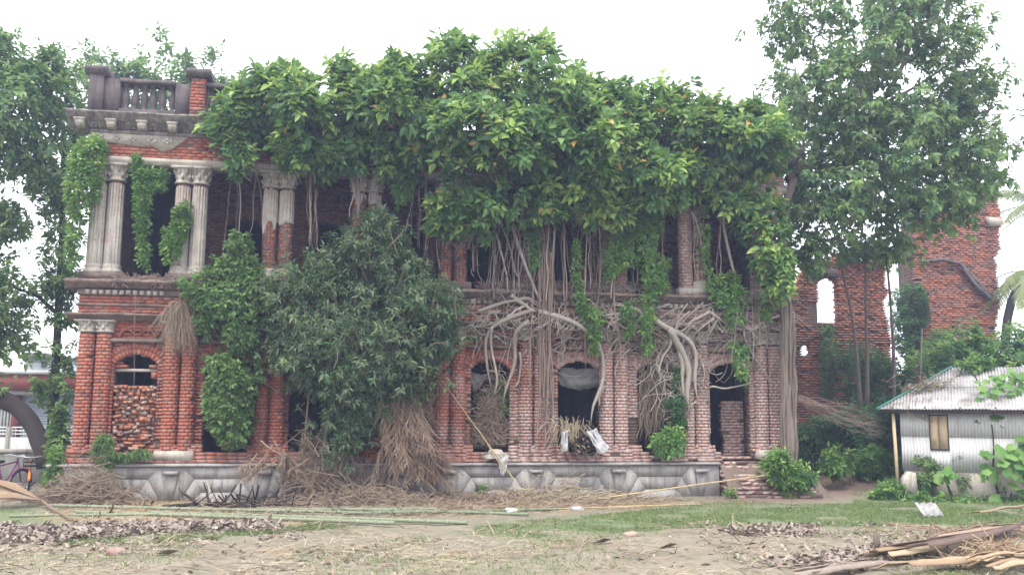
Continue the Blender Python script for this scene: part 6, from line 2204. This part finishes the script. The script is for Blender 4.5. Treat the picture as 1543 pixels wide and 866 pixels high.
def lump(label, px, py, sx, sy, sz, mat, name, cat, seed, group=None, y=None, lift=0.):
    p = gp3(px, py) if y is None else at(px, py, y)
    t = thing(name, label, cat, tuple(p), group)
    n, m = 18, 10
    V = []
    for j in range(m + 1):
        ph = PI * .5 * j / m * 1.25 - PI * .12
        for i in range(n):
            a = 2 * PI * i / n
            d = np.array([math.cos(a) * math.cos(ph), math.sin(a) * math.cos(ph), math.sin(ph)])
            k = .55 + .9 * vnoise([d * 1.6 + seed], 1.3, seed)[0] + .25 * (vnoise([d * 4 + seed], 1.5, seed + 1)[0] - .5)
            V.append(p + d * np.array([sx, sy, sz]) * k + [0, 0, lift])
    i = np.arange(n)
    j_ = (i + 1) % n
    F = np.concatenate([np.c_[i, j_, j_ + n, i + n] + k * n for k in range(m)])
    MB().add(V, F).build('body', M[mat], t, smooth=True)
    return t


lump('white plastic bag on the ground above the bamboo ends', 773, 772, .16, .11, .1, 'plastic', 'plastic_bag', 'plastic bag', 3)
lump('white torn sack lump right of the bamboo ends', 875, 767, .16, .1, .1, 'sack', 'plastic_bag', 'plastic bag', 9)
lump('grey plastic sheet heap at the right edge of the yard', 1490, 800, .5, .3, .22, 'cloth', 'plastic_sheet', 'plastic sheet', 14)
lump('small grey stone by the plinth of the brick steps', 1080, 742, .12, .1, .1, 'concrete', 'stone', 'stone', 4)
for lab, c in (('single brick lying in the middle of the yard', (955, 806)), ('broken reddish brick lying in the left foreground', (180, 842))):
    t = thing('loose_brick', lab, 'brick', tuple(gp3(*c)))
    p = gp3(*c, .04)
    MB().box(-.12, .12, -.06, .06, -.045, .045, .012, Matrix.Translation(p) @ Matrix.Rotation(.5, 4, 'Z')).build('brick', M['rubble'], t)
for lab, c in (('flat curled dry leaf in the left foreground', (242, 843)), ('pale torn leaf scrap lying in the middle of the yard', (900, 817)), ('small pale leaf on the bare ground at right', (1000, 823))):
    p = gp3(*c, .02)[None]
    fr_ = leaf_frames(p, np.array([[1, .1, .1]]), np.array([[0, .3, 1.]]), np.array([.32]), np.array([.14]))
    o = leaves_mesh('dry_leaf', p, fr_, [M['dry_leaf']], np.zeros(1, int), None, None, QUAD, QUADF)
    _tag(o, lab, 'dry leaf')
tp_ = thing('tin_scrap', 'small bent sheet of grey corrugated tin on the grass', 'tin sheet', tuple(gp3(1412, 770)))
V, F = corr(-.28, .28, 0, 0, .34, .03, .19)
V = V @ np.array(Matrix.Rotation(-.75, 3, 'X')).T @ np.array(Matrix.Rotation(.2, 3, 'Z')).T + gp3(1412, 771, .03)
MB().add(V, F).build('sheet', M['tin_roof'], tp_).modifiers.new('thickness', 'SOLIDIFY').thickness = .006

# ------------------------------------------------------------------ stick bundle, sacks and cloths in the windows
bd = thing('stick_bundle', 'bundle of cut sticks with straw wedged in the second arched window sill', 'stick bundle', tuple(at(878, 690, -.6)))
c0 = at(884, 668, -.55)
for q in range(150):
    a, rr = RNG.uniform(0, 2 * PI), .40 * math.sqrt(RNG.random())
    s = c0 + np.array([rr * math.cos(a) * 1.15, -.42 + RNG.uniform(-.1, .1), rr * math.sin(a) * .72])
    r_ = RNG.uniform(.017, .03)
    e = s + np.array([RNG.normal(0, .05) - .05, .9, .25 + RNG.normal(0, .05)])
    MB().tube([s, e], [r_, r_ * .9], 6).build('stick', M['bark_dark'] if q % 3 else M['dry_twig'], bd)
b = MB()
for q in range(95):
    s = at(857 + RNG.normal(0, 14), 632 + RNG.uniform(-8, 14), -.5 + RNG.uniform(-.25, .2))
    e = s + np.array([RNG.normal(-.08, .16), -.25 + RNG.uniform(-.15, .15), -RNG.uniform(.2, .7)])
    b.tube([s, (s + e) / 2 + [0, -.12, .1], e], .006, 3, False)
b.build('straw', M['straw'], bd)['kind'] = 'stuff'


def drape(label, pts_px, y0, sagv, mat, name, cat, seed, parent=None):
    """a cloth spanned over four corner pixels with folds"""
    n, m = 16, 14
    A, B_, C_, D_ = [at(p[0], p[1], p[2] if len(p) > 2 else y0) for p in pts_px]
    V = []
    for j in range(m):
        v = j / (m - 1)
        for i in range(n):
            u = i / (n - 1)
            u += .16 * (vnoise([[v * 4, i // 8, seed + 9]], 1.7, seed)[0] - .5)
            p = (A * (1 - u) + B_ * u) * (1 - v) + (D_ * (1 - u) + C_ * u) * v
            p = p + np.array([0, -.17 * vnoise([[u * 5, v * 2.5, seed]], 1.6, seed)[0] - sagv * .4 * math.sin(PI * u) * math.sin(PI * v), -sagv * math.sin(PI * u) * (.3 + v) + .05 * (vnoise([[u * 6, v * 2, seed + 4]], 1.5, seed)[0] - .5)])
            V.append(p)
    F = [[j * n + i, j * n + i + 1, (j + 1) * n + i + 1, (j + 1) * n + i] for j in range(m - 1) for i in range(n - 1)]
    t = thing(name, label, cat, tuple(A)) if parent is None else parent
    o = MB().add(V, np.array(F)).build('cloth' if parent is None else name, M[mat], t, smooth=True)
    o.modifiers.new('thickness', 'SOLIDIFY').thickness = .006
    return t


drape('grey cloth hanging inside the second arched window', [(840, 552), (908, 553), (900, 580), (843, 578)], .35, .1, 'cloth', 'window_cloth', 'cloth', 2)
drape('grey cloth sagging inside the first arched window', [(708, 560), (738, 562), (728, 576), (709, 574)], .3, .2, 'cloth', 'window_cloth', 'cloth', 7)
drape('white sack spread over the right side of the stick bundle', [(884, 648, -1.0), (900, 643, -.95), (920, 672, -1.1), (903, 682, -1.15)], -1.1, .05, 'sack', 'white_sack', 'sack', 5)
drape('white sack strip hanging at the left of the stick bundle', [(848, 650, -1.1), (859, 645, -1.1), (857, 676, -1.15), (848, 681, -1.15)], -1.1, .02, 'sack', 'white_sack', 'sack', 8)
drape('dirty torn sack hanging over the plinth edge below the first arched window', [(752, 688, -.55), (771, 684, -.55), (764, 712, -.62), (757, 714, -.62)], -.6, .03, 'sack', 'torn_sack', 'sack', 11)
lump('lump of broken plaster on the ledge below the first arched window', 752, 686, .28, .18, .14, 'plaster', 'plaster_lump', 'plaster', 21, y=-.5, lift=-.02)
# wire strung before the broken doorway
wr = thing('slack_wire', 'thin wire hanging down in front of the first window at the left', 'wire', tuple(at(203, 430, -.6)))
MB().tube(wob(pp([(203, 445), (203, 520), (204, 600)], -.6), 8, .01), .006, 4).build('wire', M['root_brown'], wr)

# ------------------------------------------------------------------ haze
hz_ = MB().box(-70, 90, -40, 70, -1.3, 16.5)
ho = hz_.build('haze', [], None)
hm = bpy.data.materials.new('haze')
hm.use_nodes = True
nt = hm.node_tree
nt.nodes.remove(nt.nodes['Principled BSDF'])
pv = nt.nodes.new('ShaderNodeVolumePrincipled')
pv.inputs['Color'].default_value = (0.58, 0.68, 1.0, 1)
pv.inputs['Density'].default_value = 0.0022
pv.inputs['Anisotropy'].default_value = 0.3
nt.links.new(pv.outputs[0], nt.nodes['Material Output'].inputs['Volume'])
ho.data.materials.append(hm)
ho['kind'] = 'stuff'
